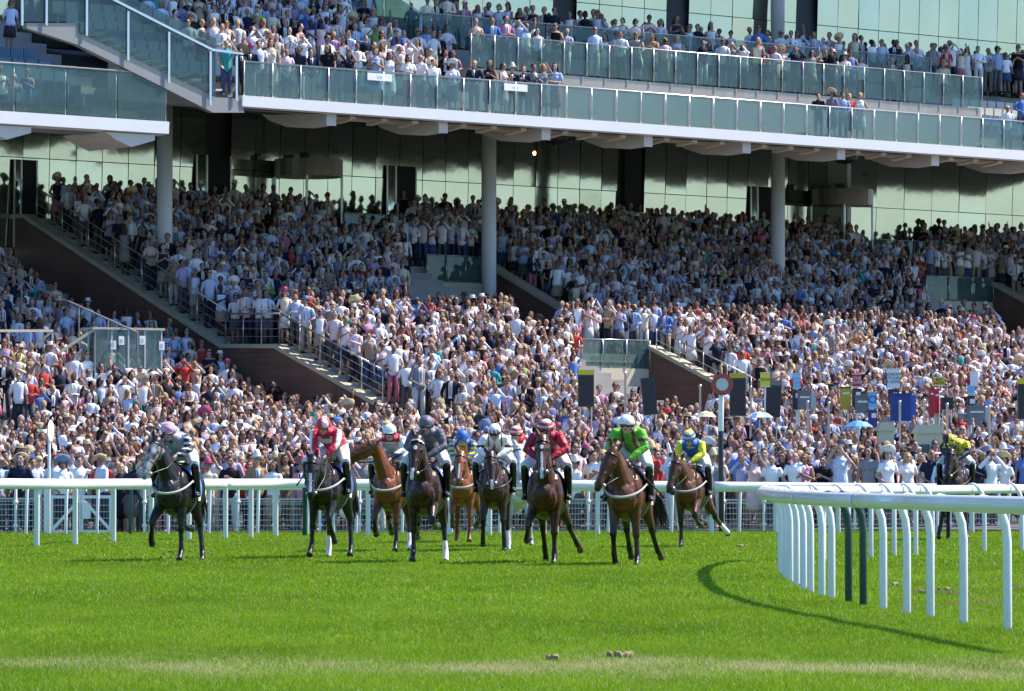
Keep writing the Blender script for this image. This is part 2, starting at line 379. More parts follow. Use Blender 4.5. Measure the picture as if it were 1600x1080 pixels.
def balustrade(name, p0, p1, n, h=1.05, glass='glass', rail_r=.022, post_r=.022, parent=None, sink=0, bars=0, zlist=None, cap=True):
    """glass panels between p0 and p1 with posts and a handrail"""
    p0, p1 = Vector(p0), Vector(p1); root = empty(name, (0, 0, 0)); root.parent = parent or GS; root.location = p0 - GSL
    d = (p1 - p0) / n; side = Vector((d.x, d.y, 0)).normalized(); nn = Vector((side.y, -side.x, 0))
    up = Vector((0, 0, 1))
    g = MB()
    for i in range(n):
        a_ = d * i + side * .03; b_ = d * (i + 1) - side * .03
        if glass: g.add([a_ + up * .03 - nn * .006, b_ + up * .03 - nn * .006, b_ + up * (h - .03) - nn * .006, a_ + up * (h - .03) - nn * .006], [(0, 1, 2, 3)]).add([a_ + up * .03 + nn * .006, b_ + up * .03 + nn * .006, b_ + up * (h - .03) + nn * .006, a_ + up * (h - .03) + nn * .006], [(3, 2, 1, 0)])
    if glass: g.build('glass_panel', M[glass], root)
    for b in range(bars):
        z = h * (b + 1) / (bars + 1); MB().tube([up * z, d * n + up * z], [.012, .012], 6).build('bar', M['steel'], root, True)
    hr = MB().tube([up * h, d * n + up * h], [rail_r, rail_r], 8, flat_caps=True).build('handrail', M['steel'], root, True)
    pm = None
    for i in range(n + 1):
        if pm is None:
            pm = MB().tube([-up * sink + nn * .035, up * h + nn * .035], [post_r, post_r], 6, flat_caps=True).mesh('post', M['steel'], True)
        o = link('post', pm, root); o.location = d * i
    return root
# rails over the vomitories and the two glass-railed landings at the back
for a_, b_, w0, w1 in VOM:
    balustrade('balustrade', S(a_, w0, gT(w0) - .25), S(b_, w0, gT(w0) - .25), 3, h=.95, glass='glass')
for a_, b_ in ((-3.3, -.2), (24.5, 28)):
    balustrade('balustrade', S(a_, -4.4, gT(-4.4) + .3), S(b_, -4.4, gT(-4.4) + .3), 3, h=.95)
# rail above the sloping side wall
zz = [(-5.7, 10.2), (5.2, 5.62)]
balustrade('balustrade', S(-15.9, -5.7, 10.2), S(-15.9, 5.2, 5.62), 7, h=1.1, glass=None, bars=3, rail_r=.025)
balustrade('balustrade', S(-15.9, 5.2, 5.62), S(-15.9, 8.1, 5.55), 3, h=1.0, glass=None, bars=3, rail_r=.03)
balustrade('balustrade', S(-15.9, 8.1, 5.55), S(-15.9, 13.4, 3.6), 5, h=1.0, glass=None, bars=3, rail_r=.03)
balustrade('balustrade', S(-.3, 9.3, gT(9.3) + .45), S(-.3, 14, gT(14) + .45), 4, h=.75, glass=None, bars=1)

# left-hand lower terrace
mb = MB(); tt = [-45, -16.12]
for k in range(24):
    w0 = -8 + .9 * k
    for (ta, tb) in zip([-44, -37, -30, -23], [-37, -30, -23, -16.12]):
        mb.prism([(w0, -1), (w0 + .9, -1), (w0 + .9, 0), (w0, 0)], lambda a_, b_, d: S(d, a_, b_ if b_ < 0 else max(.05, gL((ta + tb) / 2, w0 + .45))), ta, tb)
gs(mb, 'terrace', M['concrete'])
# left glass-screened bar enclosure with notices
def booth():
    r = empty('screened_enclosure', (0, 0, 0), label='green glass screened enclosure with white notices and pale top rail', cat='booth')
    D = 134.5; p = at(148, 575, D); q = at(252, 575, D + 1.2); r.location = p
    ex = (q - p); ex.z = 0; L = ex.length; r.rotation_euler = (0, 0, math.atan2(ex.y, ex.x)); h = 1.18; dp = .9
    for k, (x0, x1, y0, y1) in enumerate(((0, L, 0, 0), (0, 0, 0, dp), (L, L, 0, dp))):
        n = 4 if k == 0 else 2
        for i in range(n):
            a_ = Vector((x0 + (x1 - x0) * i / n, y0 + (y1 - y0) * i / n, .0)); b_ = Vector((x0 + (x1 - x0) * (i + 1) / n, y0 + (y1 - y0) * (i + 1) / n, 0))
            MB().bar(a_ + Vector((0, 0, h / 2)), b_ + Vector((0, 0, h / 2)), .02, h).build('glass_panel', M['glass'], r)
            MB().bar(a_, a_ + Vector((0, 0, h + .02)), .05, .05).build('post', M['mesh'], r)
    MB().bar((-.1, 0, h + .05), (L + .1, 0, h + .05), .12, .07).bar((0, 0, h + .05), (0, dp, h + .05), .1, .07).bar((L, 0, h + .05), (L, dp, h + .05), .1, .07).bar((-1.2, .1, h - .75), (0, 0, h + .02), .08, .07).build('top_rail', M['coping'], r)
    for x, z in ((.62, .72), (.9, .86), (1.62, .88), (2.3, .72)):
        nb = MB().box((x, -.03, z), (.19, .01, .27)).build('notice', M['white'], r)
        MB().box((x, -.04, z), (.09, .006, .11)).build('print', M['steel'], nb)
booth()
o = empty('handrail', S(-26, 9.5, 0), 0, label='pale horizontal handrail crossing the crowd at far left', cat='handrail')
p0 = at(-20, 517, 133); p1 = at(82, 517, 134.5); o.location = p0
MB().bar((0, 0, 0), p1 - p0, .09, .08).bar(p1 - p0, p1 - p0 + Vector((-.55, -.2, -.5)), .08, .07).build('rail', M['coping'], o)
for i in range(4): q = (p1 - p0) * (i / 3); MB().bar(q, q + Vector((0, 0, -1)), .04, .04).build('post', M['steel'], o)
o = empty('handrail', (0, 0, 0), label='dark sloping handrail below the tall brown side wall', cat='handrail')
p0 = at(-10, 418, 139); p1 = at(215, 520, 134.5); o.location = p0
MB().tube([(0, 0, 0), p1 - p0], [.03, .03], 6).build('rail', M['stringer'], o, True)
for i in range(6): q = (p1 - p0) * (i / 5); MB().tube([q, q + Vector((0, 0, -1))], [.02, .02], 6).build('post', M['stringer'], o, True)

# curtain walls: glass panels, each very slightly out of true, dark mullions behind
def curtain(name, w_, t0, t1, z0, z1, pw=1.15, hz=(), skip=(), mat='wallglass', tilt=.042):
    root = empty(name); root.parent = GS; root.location = (0, 0, 0)
    n = int(round((t1 - t0) / pw)); rows = [z0] + list(hz) + [z1]
    backing = MB(); backing.prism([(t0, z0), (t1, z0), (t1, z1), (t0, z1)], lambda a_, b_, d: S(a_, d, b_), w_ - .3, w_ - .05)
    me = backing.mesh('mullions', M['dark']); me.transform(Matrix.Translation(-GSL)); link('mullion', me, root)
    g = MB()
    for i in range(n):
        a_ = t0 + (t1 - t0) * i / n; b_ = t0 + (t1 - t0) * (i + 1) / n
        if any(s0 < (a_ + b_) / 2 < s1 for s0, s1 in skip):
            if g.f: me = g.mesh('glass_panel', M[mat]); me.transform(Matrix.Translation(-GSL)); link('glass_panel', me, root)
            g = MB(); continue
        for j in range(len(rows) - 1):
            rx = random.gauss(0, .0045); rz = random.gauss(0, .004)
            h_ = rows[j + 1] - rows[j]
            pts = [(a_ + .015, rows[j] + .015), (b_ - .015, rows[j] + .015), (b_ - .015, rows[j + 1] - .015), (a_ + .015, rows[j + 1] - .015)]
            g.add([S(x, w_ + (z - z0) * tilt + (z - rows[j] - h_ / 2) * rx + (x - (a_ + b_) / 2) * rz, z) for x, z in pts], [(0, 1, 2, 3)])
    if g.f: me = g.mesh('glass_panel', M[mat]); me.transform(Matrix.Translation(-GSL)); link('glass_panel', me, root)
    return root
def tpx(x, w_): return T(x, w_)
curtain('glazed_wall', -7.0, -34, 24.3, 9.3, 16.8, hz=(12.45,), skip=((T(305, -7), T(358, -7)), (T(980, -7), T(1003, -7))))
curtain('glazed_wall', -6.0, 24.5, 46, 9.3, 18.0, pw=1.6, hz=(12.3,), mat='wallglass')
# darker door openings and lobby kiosks in the glazed wall
def doorway(x0, x1, yt, w_=-6.82):
    t0, t1 = T(x0, w_), T(x1, w_); zt = ZW((x0 + x1) / 2, yt, w_)
    mb = MB(); mb.prism([(t0, 9.3), (t1, 9.3), (t1, zt), (t0, zt)], lambda a_, b_, d: S(a_, d, b_), w_ + .02, w_ + .05)
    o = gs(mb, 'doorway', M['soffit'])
    mb = MB()
    for t in (t0, t0 + (t1 - t0) * .3, t1): mb.prism([(t - .03, 9.3), (t + .03, 9.3), (t + .03, zt), (t - .03, zt)], lambda a_, b_, d: S(a_, d, b_), w_ + .05, w_ + .09)
    mb.prism([(t0 + .03, 9.6), (t0 + (t1 - t0) * .3 - .03, 9.6), (t0 + (t1 - t0) * .3 - .03, zt - .05), (t0 + .03, zt - .05)], lambda a_, b_, d: S(a_, d, b_), w_ + .05, w_ + .06, mi=1)
    me = mb.mesh('door_frame', [M['steel'], M['wallglass']]); me.transform(Matrix.Translation(-GSL)); link('door_frame', me, o)
mb = MB(); mb.prism([(24.28, 9), (24.5, 9), (24.5, 17), (24.28, 17)], lambda a_, b_, d: S(a_, d, b_), -7.3, -5.7); gs(mb, 'pier', M['column'])
doorway(305, 358, 243); doorway(603, 648, 260); doorway(1172, 1207, 292); doorway(20, 55, 250)
mb = MB(); t0 = T(977, -6.6); t1 = T(1003, -6.6)
mb.prism([(t0, 9.3), (t1, 9.3), (t1, 16.5), (t0, 16.5)], lambda a_, b_, d: S(a_, d, b_), -7.0, -6.6); gs(mb, 'pier', M['soffit'])
for xa, xb, yt, yb in ((427, 535, 250, 277), (1267, 1365, 297, 322)):
    wk = -5.6; tc = (T(xa, wk) + T(xb, wk)) / 2; z1 = ZW((xa + xb) / 2, yt, wk); z0 = ZW((xa + xb) / 2, yb, wk)
    Dk = 158 + .656 * tc - .755 * wk; rk = (xb - xa) / 2 / F_PX * Dk; c = S(tc, wk, 0)
    mb = MB(); n = 28
    V = [(c.x + rk * math.cos(2 * math.pi * i / n), c.y + rk * math.sin(2 * math.pi * i / n), z) for z in (z0, z1) for i in range(n)]
    mb.add(V, [(i, (i + 1) % n, (i + 1) % n + n, i + n) for i in range(n)] + [tuple(range(n))[::-1], tuple(range(n, 2 * n))])
    k = gs(mb, 'entrance_drum', M['drum'])
    mb = MB(); mb.box((c.x - rk * .1, c.y - .3, z1 + .12), (.35, .3, .24)); mb.box((c.x - rk * .55, c.y - .3, z1 + .08), (.4, .3, .16)); gs(mb, 'roof_unit', M['black'], k)
    for x in (-.97, .97, 0): mb = MB(); mb.tube([(c.x + x * rk, c.y - (0 if x else rk * .95), 9.6), (c.x + x * rk, c.y - (0 if x else rk * .95), z0)], [.05, .05], 6); gs(mb, 'mullion', M['steel'], k)

# columns
for t, zt, zb in ((-14.6, 13.9, 6), (0, 14.6, 6), (14.7, 14.9, 6), (14.7, 26, 17.6), (29.4, 14.9, 6)):
    p = S(t, 0, 0); mb = MB(); mb.tube([(p.x, p.y, zb), (p.x, p.y, zt)], [.27, .27], 24, flat_caps=True); gs(mb, 'column', M['column'], smooth=True)

# upper deck: white fascia, slab and dark raking soffit
WB = 9.5; TL = T(378, WB); TLL = -40
ZF = 13.42                                              # floor level / top of the fascia
mb = MB(); mb.prism([(WB - .3, ZF - .38), (WB, ZF - .35), (WB + .02, ZF), (WB - .3, ZF)], lambda a_, b_, d: S(d, a_, b_), TL, 46); gs(mb, 'fascia', M['fascia'])
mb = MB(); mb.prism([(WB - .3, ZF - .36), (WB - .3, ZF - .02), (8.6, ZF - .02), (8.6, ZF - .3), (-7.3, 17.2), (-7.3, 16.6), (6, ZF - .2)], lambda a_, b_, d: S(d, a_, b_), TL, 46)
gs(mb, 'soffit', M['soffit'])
# deck steps above
def deck_z(w_): return ZF if w_ > 8.35 else ZF + .12 + .46 * (8.35 - w_)
mb = MB()
for k in range(12):
    w0 = 8.6 - .8 * k; mb.prism([(w0 - .8, deck_z(w0 - .4) - .5), (w0, deck_z(w0 - .4) - .5), (w0, deck_z(w0 - .4)), (w0 - .8, deck_z(w0 - .4))], lambda a_, b_, d: S(d, a_, b_), TL + .0, 46)
gs(mb, 'deck', M['concrete'])
# cantilever beams under the fascia
beam_ends = [515, 690, 851, 1011, 1165, 1313, 1460, 1606]
tb = [T(x, WB - .5) for x in beam_ends]; bm = None
for t in tb + [tb[0] - (tb[1] - tb[0])]:
    if t < TL + .2: continue
    if bm is None:
        mb = MB(); mb.prism([(9.0, 13.07), (9.0, 12.70), (8.0, 12.66), (6.9, 12.76), (6.0, 13.02), (5.5, 13.3), (5.5, 13.45), (8.0, 13.2)], lambda a_, b_, d: Vector((UX * d + NX * a_, UY * d + NY * a_, b_)), -.16, .16)
        mb.prism([(9.0, 13.07), (9.08, 13.07), (9.08, 12.68), (9.0, 12.68)], lambda a_, b_, d: Vector((UX * d + NX * a_, UY * d + NY * a_, b_)), -.2, .2)
        bm = mb.mesh('cantilever_beam', M['beam'])
    o = link('cantilever_beam', bm, GS); o.location = S(t, 0, 0) - GSL
dt = tb[1] - tb[0]
for t in tb:                                            # purlins and little brackets between the beams
    mb = MB(); mb.bar(S(t + .2, 7.6, 13.12), S(t + dt - .2, 7.6, 13.12), .3, .18)
    o = gs(mb, 'purlin', M['beam'])
    for q in (.22, .5, .78): mb = MB(); mb.bar(S(t + dt * q, 8.9, 13.0), S(t + dt * q + .15, 7.9, 12.92), .22, .10); gs(mb, 'bracket', M['beige'], o)
for t in (0, 14.7): mb = MB(); p = S(t, 3.6, 13.4); mb.ell(p, (.55, .55, .35), 10, 6); gs(mb, 'lamp_housing', M['black'])
# small hanging spotlights seen against the glass, one of them lit
for px, py, D, lit in ((447, 180, 146, 0), (835, 239, 158, 1), (525, 235, 152, 0), (1290, 262, 165, 0), (1352, 272, 166, 0), (85, 205, 140, 0)):
    p = at(px, py, D); o = empty('spotlight', p); o.parent = GS; o.location = p - GSL
    MB().tube([(0, 0, .35), (0, 0, .0)], [.02, .02], 6).box((0, 0, -.02), (.2 if not lit else .1, .2, .2 if not lit else .1)).build('housing', M['black'], o)
    if lit: MB().ell((0, -.12, -.02), (.055, .03, .075), 10, 6).build('lens', nmat('lit_lens', (1, .6, .3), .4, emit=(9, 4.2, 1.6)), o)

# main balcony balustrade, panel by panel
balustrade('balustrade', S(TL + .1, WB - .08, ZF), S(TL + .1 + 46, WB - .08, ZF), 40, h=1.10, sink=.25, rail_r=.03)
for px in (594, 807):
    t = T(px, WB); mb = MB(); mb.prism([(t - .52, ZF + .80), (t + .52, ZF + .80), (t + .52, ZF + 1.04), (t - .52, ZF + 1.04)], lambda a_, b_, d: S(a_, d, b_), WB - .05, WB - .03); o = gs(mb, 'notice_board', M['fascia'])
    mb = MB(); mb.prism([(t - .12, ZF + .88), (t + .1, ZF + .88), (t + .1, ZF + .96), (t - .12, ZF + .96)], lambda a_, b_, d: S(a_, d, b_), WB - .029, WB - .025); gs(mb, 'print', M['steel'], o)
# upper boxes
W2, W3 = 6.9, 4.6
z2t = ZW(1300, 101, W2); z3t = ZW(1300, 77, W3)
t2a, t2b = T(735, W2), T(1535, W2); t3a, t3b = T(657, W3), T(1455, W3)
balustrade('balustrade', S(t2a, W2, z2t - 1.15), S(t2b, W2, z2t - 1.15), 24, h=1.15, glass='glass_clear')
balustrade('balustrade', S(t3a, W3, z3t - 1.15), S(t3b, W3, z3t - 1.15), 22, h=1.15, glass='glass_clear')
balustrade('balustrade', S(t3a, W3 - 4, z3t + .7), S(t3a, W3, z3t - 1.15), 2, h=1.15, glass='glass')
mb = MB(); mb.prism([(t2a, ZF + .1), (t2b, ZF + .1), (t2b, z2t - 1.17), (t2a, z2t - 1.17)], lambda a_, b_, d: S(a_, d, b_), W2 - 2.2, W2 - .05); gs(mb, 'box_floor', M['concrete'])
mb = MB(); mb.prism([(t3a, ZF + 1), (t3b, ZF + 1), (t3b, z3t - 1.17), (t3a, z3t - 1.17)], lambda a_, b_, d: S(a_, d, b_), W3 - 4.9, W3 - .05); gs(mb, 'box_floor', M['concrete'])
curtain('glazed_wall', -.6, T(560, -.6), 46, z3t - 1.1, 26, pw=1.15, hz=(z3t + 1.6, z3t + 4.4), skip=[(t, t + .9) for t in (-8.8, -2.2, 4.0, 9.5, 16.2, 22.5)], mat='wallglass_upper')
curtain('glazed_wall', -.6, -34, T(560, -.6), z3t - 1.6, 26, pw=1.15, hz=(z3t + 1.6, z3t + 4.4), skip=[(-18.5, -15.5), (-13, -10.5)], mat='wallglass_upper')
for px in ():
    mb = MB(); t = T(px, -.5); mb.prism([(t - .7, z3t), (t + .7, z3t), (t + .7, 20), (t - .7, 20)], lambda a_, b_, d: S(a_, d, b_), -.55, -.45); gs(mb, 'doorway', M['soffit'])
# the high roof over the upper deck, out of frame, which throws its shade over the back of the stand
mb = MB(); mb.prism([(-9, 27.5), (ROOF_W, 28.6), (ROOF_W, 28.9), (-9, 27.9)], lambda a_, b_, d: S(d, a_, b_), -60, 60); gs(mb, 'roof', M['fascia'])

# left: lower curved balcony, stair and landing
ZL = 12.42; TR = T(263, WB)
mb = MB(); mb.prism([(WB - .5, ZL - .42), (WB, ZL - .38), (WB + .02, ZL), (WB - .5, ZL)], lambda a_, b_, d: S(d, a_, b_), -46, TR); gs(mb, 'fascia', M['fascia'])
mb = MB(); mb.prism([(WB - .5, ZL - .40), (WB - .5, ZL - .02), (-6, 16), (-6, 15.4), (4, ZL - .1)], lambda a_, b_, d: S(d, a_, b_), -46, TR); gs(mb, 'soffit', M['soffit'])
mb = MB()
for k in range(10):
    w0 = 8.8 - .85 * k; z = ZL + .0 + .42 * k; mb.prism([(w0 - .85, z - .45), (w0, z - .45), (w0, z), (w0 - .85, z)], lambda a_, b_, d: S(d, a_, b_), -46, TR - .05)
gs(mb, 'deck', M['concrete'])
balustrade('balustrade', S(TR - .02, WB - .1, ZL), S(TR - 25, WB - .1, ZL), 13, h=1.5, sink=.1, glass='glass_clear', post_r=.012, rail_r=.03)
for t in (TR - .5, TR - 5.2, TR - 10):                 # tapered beams below it
    mb = MB(); mb.prism([(t - 1.8, ZL - .42), (t + .1, ZL - .42), (t + .1, ZL - .6), (t - .8, ZL - .85), (t - 1.4, ZL - .65)], lambda a_, b_, d: S(a_, d, b_), WB - 2.5, WB - .2); gs(mb, 'cantilever_beam', M['beam'])
# stair: stringer, treads, landings, glazed sides
Dst = 139.5
def P_(x, y, d=0): return at(x, y, Dst + d)
def flat_plate(pts, th, d=0):
    mb = MB(); a_ = [P_(x, y, d) for x, y in pts]; b_ = [Vector((p.x + NX * -th, p.y - NY * th, p.z)) for p in a_]; n = len(a_)
    mb.add(a_ + b_, [tuple(range(n)), tuple(range(n, 2 * n))[::-1]] + [(i, i + n, (i + 1) % n + n, (i + 1) % n) for i in range(n)]); return mb
def stair_pt(px, py): # on the facade plane
    t = T(px, WB - .05); return S(t, WB - .05, ZW(px, py, WB - .05))
def plate(pts, w0, w1, name, mat, parent=None):
    mb = MB(); q = [(T(x, w0), ZW(x, y, w0)) for x, y in pts]; mb.prism(q, lambda a_, b_, d: S(a_, d, b_), w0, w1); return gs(mb, name, mat, parent)
st = empty('staircase'); st.parent = GS; st.location = (0, 0, 0)
plate([(40, 36), (122, 36), (122, 50), (140, 58), (336, 152), (376, 154), (381, 176), (332, 176), (265, 142), (205, 112), (120, 70), (40, 44)], WB - .05, WB - .3, 'stringer', M['stringer'], st)
for k in range(12):
    x = 145 + k * 16.5; y = 50 + k * 8.1
    plate([(x, y), (x + 20, y), (x + 20, y + 3), (x, y + 3)], WB - .32, WB - 1.9, 'tread', M['beige'], st)
plate([(122, 50), (140, 58), (336, 150), (336, 60), (250, 18), (150, -30), (122, -30)], WB - .0, WB - .02, 'glass_panel', M['glass_dark'], st)
for x, y0, y1 in ((32, -20, 40), (70, -20, 40), (133, -20, 56), (198, 18, 95), (262, 50, 130), (327, 80, 165), (368, 88, 158)):
    plate([(x - 1.6, y0), (x + 1.6, y0), (x + 1.6, y1), (x - 1.6, y1)], WB + .01, WB + .05, 'post', M['steel'], st)
plate([(160, -6), (262, 46), (330, 80), (378, 86), (378, 83), (330, 76), (262, 42), (160, -10)], WB + .01, WB + .06, 'handrail', M['steel'], st)
plate([(32, 0), (132, 0), (132, 34), (32, 34)], WB - .0, WB - .02, 'glass_panel', M['glass_dark'], st)
# seats
def seat_mesh(mat):
    mb = MB(); mb.box((0, .02, .42), (.42, .40, .05)); mb.box((0, .22, .64), (.42, .05, .42)); mb.box((0, .2, .2), (.06, .06, .4)); return mb.mesh('seat', mat)
def seat_row(t0, t1, w_, z, mat):
    r = empty('seat_row'); r.parent = GS; r.location = S(t0, w_, z) - GSL; r.rotation_euler = (0, 0, SA)
    n = int((t1 - t0) / .5)
    for i in range(n):
        o = link('seat', mat, r); o.location = (i * .5, 0, 0)
sb, sw = seat_mesh(M['seat']), seat_mesh(M['seatw'])
for k in range(5): seat_row(TR - 12, TR - 1.3, 8.3 - .85 * k, ZL + .42 * (k + 0.0), sb)
for k in range(7): seat_row(T(205, 7), t2a - 1.0 - k * .2, 7.9 - .8 * k, deck_z(7.9 - .8 * k), sb if k < 4 else sw)
for k in range(4): seat_row(t2b + .3, t2b + 9, 7.9 - .8 * k, deck_z(7.9 - .8 * k), sb if k < 2 else sw)
mb = MB()                                              # deck continues left behind the stair
for k in range(12):
    w0 = 8.6 - .8 * k; mb.prism([(w0 - .8, deck_z(w0 - .4) - .5), (w0, deck_z(w0 - .4) - .5), (w0, deck_z(w0 - .4)), (w0 - .8, deck_z(w0 - .4))], lambda a_, b_, d: S(d, a_, b_), T(190, w0), TL)
gs(mb, 'deck', M['concrete'])
# ------------------------------------------------------------------ running rails, fences, posts
SGN = lambda x: (x > 0) - (x < 0)
def sweep(pts, prof, closed=False):
    """profile (side, up) swept along horizontal-ish pts"""
    mb = MB(); n = len(pts); k = len(prof); V = []
    for i, p in enumerate(pts):
        a_ = pts[max(i - 1, 0)]; b_ = pts[min(i + 1, n - 1)]; t = Vector((b_[0] - a_[0], b_[1] - a_[1], 0)).normalized(); s_ = Vector((t.y, -t.x, 0))
        V += [Vector(p) + s_ * a + Vector((0, 0, b)) for a, b in prof]
    mb.add(V, [(i * k + j, i * k + (j + 1) % k, (i + 1) * k + (j + 1) % k, (i + 1) * k + j) for i in range(n - 1) for j in range(k)] + [tuple(range(k))[::-1], tuple((n - 1) * k + j for j in range(k))])
    return mb
def smooth_line(pts, sub=6):
    out = []
    P = [Vector(p) for p in pts]
    for i in range(len(P) - 1):
        p0 = P[max(i - 1, 0)]; p1, p2 = P[i], P[i + 1]; p3 = P[min(i + 2, len(P) - 1)]
        for s_ in range(sub):
            t = s_ / sub; out.append(.5 * ((2 * p1) + (p2 - p0) * t + (2 * p0 - 5 * p1 + 4 * p2 - p3) * t * t + (3 * p1 - p0 - 3 * p2 + p3) * t ** 3))
    out.append(P[-1]); return out
oval = lambda a, b, n=14: [(a * math.cos(2 * math.pi * i / n), b * math.sin(2 * math.pi * i / n)) for i in range(n)]
def foot(px, py, H=CAM_H):                             # ground point under this pixel
    D = H * F_PX / (py - 735); return (D * (px - 800) / F_PX, D)

# near curved rail with goose-neck posts
near = [(4.95, 34.5), (4.72, 36.6), (4.48, 39.4), (4.26, 41.1), (4.12, 42.9), (3.97, 43.8), (3.86, 45.3), (3.74, 46.4), (3.67, 47.5), (3.61, 49.2), (3.57, 50.2), (3.53, 51.5), (3.54, 52.9), (3.56, 54.5), (3.60, 56.4), (3.66, 58.3),
        (3.74, 60.6), (3.88, 63.0), (4.10, 65.6), (4.52, 68.6), (4.98, 69.6), (5.45, 70.6), (5.95, 72.2), (6.43, 73.3), (6.85, 73.9), (7.20, 74.6), (8.35, 77.0), (9.2, 78.6), (10.3, 80.4), (11.4, 82.0)]
green_at = {7, 8}
nr = empty('running_rail', (near[0][0], near[0][1], 0), label='white plastic curved running rail on goose neck posts in the right foreground', cat='rail')
off = Vector(nr.location)
zr = lambda D: 1.145 - .0009 * (D - 39)
rail_pts = []
for i, (x, y) in enumerate(near):
    a_ = near[max(i - 1, 0)]; b_ = near[min(i + 1, len(near) - 1)]; t = Vector((b_[0] - a_[0], b_[1] - a_[1], 0)).normalized(); s_ = Vector((-t.y, t.x, 0))
    rail_pts.append(Vector((x, y, 0)) + s_ * .27 + Vector((0, 0, zr(y))))
    # the post: straight, then bending out over the rail
    P = [Vector((x, y, -.05)), Vector((x, y, .80)), Vector((x, y, .95)) + s_ * .015, Vector((x, y, 1.05)) + s_ * .05, Vector((x, y, 1.14)) + s_ * .11, Vector((x, y, 1.195)) + s_ * .17, Vector((x, y, 1.215)) + s_ * .23, Vector((x, y, 1.195)) + s_ * .29]
    mb = MB().tube([p - off for p in P], [.041] * 4 + [.034, .026, .020, .014], 12, side=(s_.y, -s_.x, 0))
    mb.build('post', M['dgreen'] if i in green_at else M['post'], nr, True)
prof = oval(.070, .080)
segs = [(0, 6), (6, 10), (10, 13), (13, 16), (16, 20), (20, 29)]
for a_, b_ in segs:
    sweep([p - off for p in smooth_line(rail_pts[a_:b_ + 1], 6)], prof).build('rail', M['rail'], nr, True)
    p = rail_pts[b_]; q = rail_pts[max(b_ - 1, 0)]
    d = (q - p).normalized()
    sweep([p - off - d * .03, p - off + d * .03], oval(.0735, .0835)).build('joint', M['mesh'], nr, True)

# far running rail, in front of the crowd
fr = [(-60, 85.5 - 5, 1.31), (57, 82.2, 1.295), (117, 83.6, 1.29), (177, 87.3, 1.285), (236, 88.8, 1.282), (295, 90.2, 1.278), (352, 92, 1.275), (392, 93.6, 1.272), (431, 94.6, 1.27), (476, 95, 1.265), (520, 95.4, 1.262), (575, 95.8, 1.258), (640, 96.2, 1.252), (700, 96.6, 1.247),
      (765, 97, 1.24), (850, 97.3, 1.232), (934, 97.6, 1.222), (1022, 98.3, 1.21), (1112, 98.8, 1.195), (1212, 99.4, 1.18), (1310, 99.8, 1.165), (1415, 100.2, 1.15), (1519, 100.5, 1.14), (1640, 100.8, 1.125)]
p0 = ((fr[0][0] - 800) / F_PX * fr[0][1], fr[0][1])
r = empty('running_rail', (p0[0], p0[1], 0), label='long straight white running rail behind the horses in front of the crowd', cat='rail'); off = Vector(r.location)
pts = [Vector(((x - 800) / F_PX * D, D, z - .1)) - off for x, D, z in fr]
for a_ in range(0, len(pts) - 1, 6): sweep(smooth_line(pts[a_:a_ + 7], 3), oval(.07, .10)).build('rail', M['rail'], r, True)
for i, p in enumerate(pts):
    MB().tube([(p.x, p.y + .12, -.05), (p.x, p.y + .12, p.z - .15), (p.x, p.y + .02, p.z - .02)], [.052, .052, .04], 10).build('post', M['dgreen'] if i in (9, 17) else M['post'], r, True)
# second, further rail whose thinner posts show between
r = empty('running_rail', (-13, 97.0, 0), label='lower white rail on thin posts hidden behind the straight running rail', cat='rail'); off = Vector(r.location)
bx = [-20, 40, 102, 151, 203, 262, 326, 402, 480, 556, 628, 705, 780, 870, 950, 1049, 1155, 1260, 1360, 1464, 1575]
pts = [Vector(((x - 800) / F_PX * (97.2 + .0030 * x), 97.2 + .0030 * x, 1.10 - .00007 * x)) - off for x in bx]
sweep(pts, oval(.05, .07)).build('rail', M['rail'], r, True)
for i, p in enumerate(pts): MB().tube([(p.x, p.y + .1, -.05), (p.x + .03, p.y + .1, p.z)], [.036, .036], 8).build('post', M['dgreen'] if i == 4 else M['post'], r, True)

# mesh crowd fence in panels, with a braced double gate
fence_x = [-60, 25, None, 226, 320, 372, 428, 500, 562, 640, 700, 760, 830, 919, 985, 1060, 1130, 1193, 1262, 1335, 1410, 1484, 1560, 1640]
def fpt(px): D = 99.6 + .0026 * px; return Vector(((px - 800) / F_PX * D, D, 0))
def panel(xa, xb):
    p, q = fpt(xa), fpt(xb); d = q - p; L = d.length
    t = empty('mesh_fence_panel', p, math.atan2(d.y, d.x)); h = .80 - .00004 * xa
    mb = MB()
    for z in (.05, .17, .30, .43, .56, .67): mb.bar((0, 0, z), (L, 0, z), .012, .017)
    mb.bar((0, 0, h), (L, 0, h), .03, .04); mb.bar((0, 0, h - .06), (L, 0, h - .06), .02, .02)
    mb.build('bar', M['mesh'], t)
    mb = MB(); n = int(L / .075)
    for i in range(n): mb.bar((L * i / n, .012, .03), (L * i / n, .012, h), .0075, .0075)
    mb.build('mesh_wire', M['mesh'], t)
    ps = MB().tube([(0, -.02, -.05), (0, -.02, 1.15)], [.034, .034], 8).ell((0, -.02, .72), (.06, .06, .06), 8, 6).ell((0, -.02, .18), (.06, .06, .06), 8, 6).build('post', M['white'], t, True)
    return t
pans = []
for a_, b_ in zip(fence_x, fence_x[1:]):
    if a_ is None: continue
    if b_ is None: b_ = 78
    pans.append((panel(a_, b_), (a_ + b_) / 2))
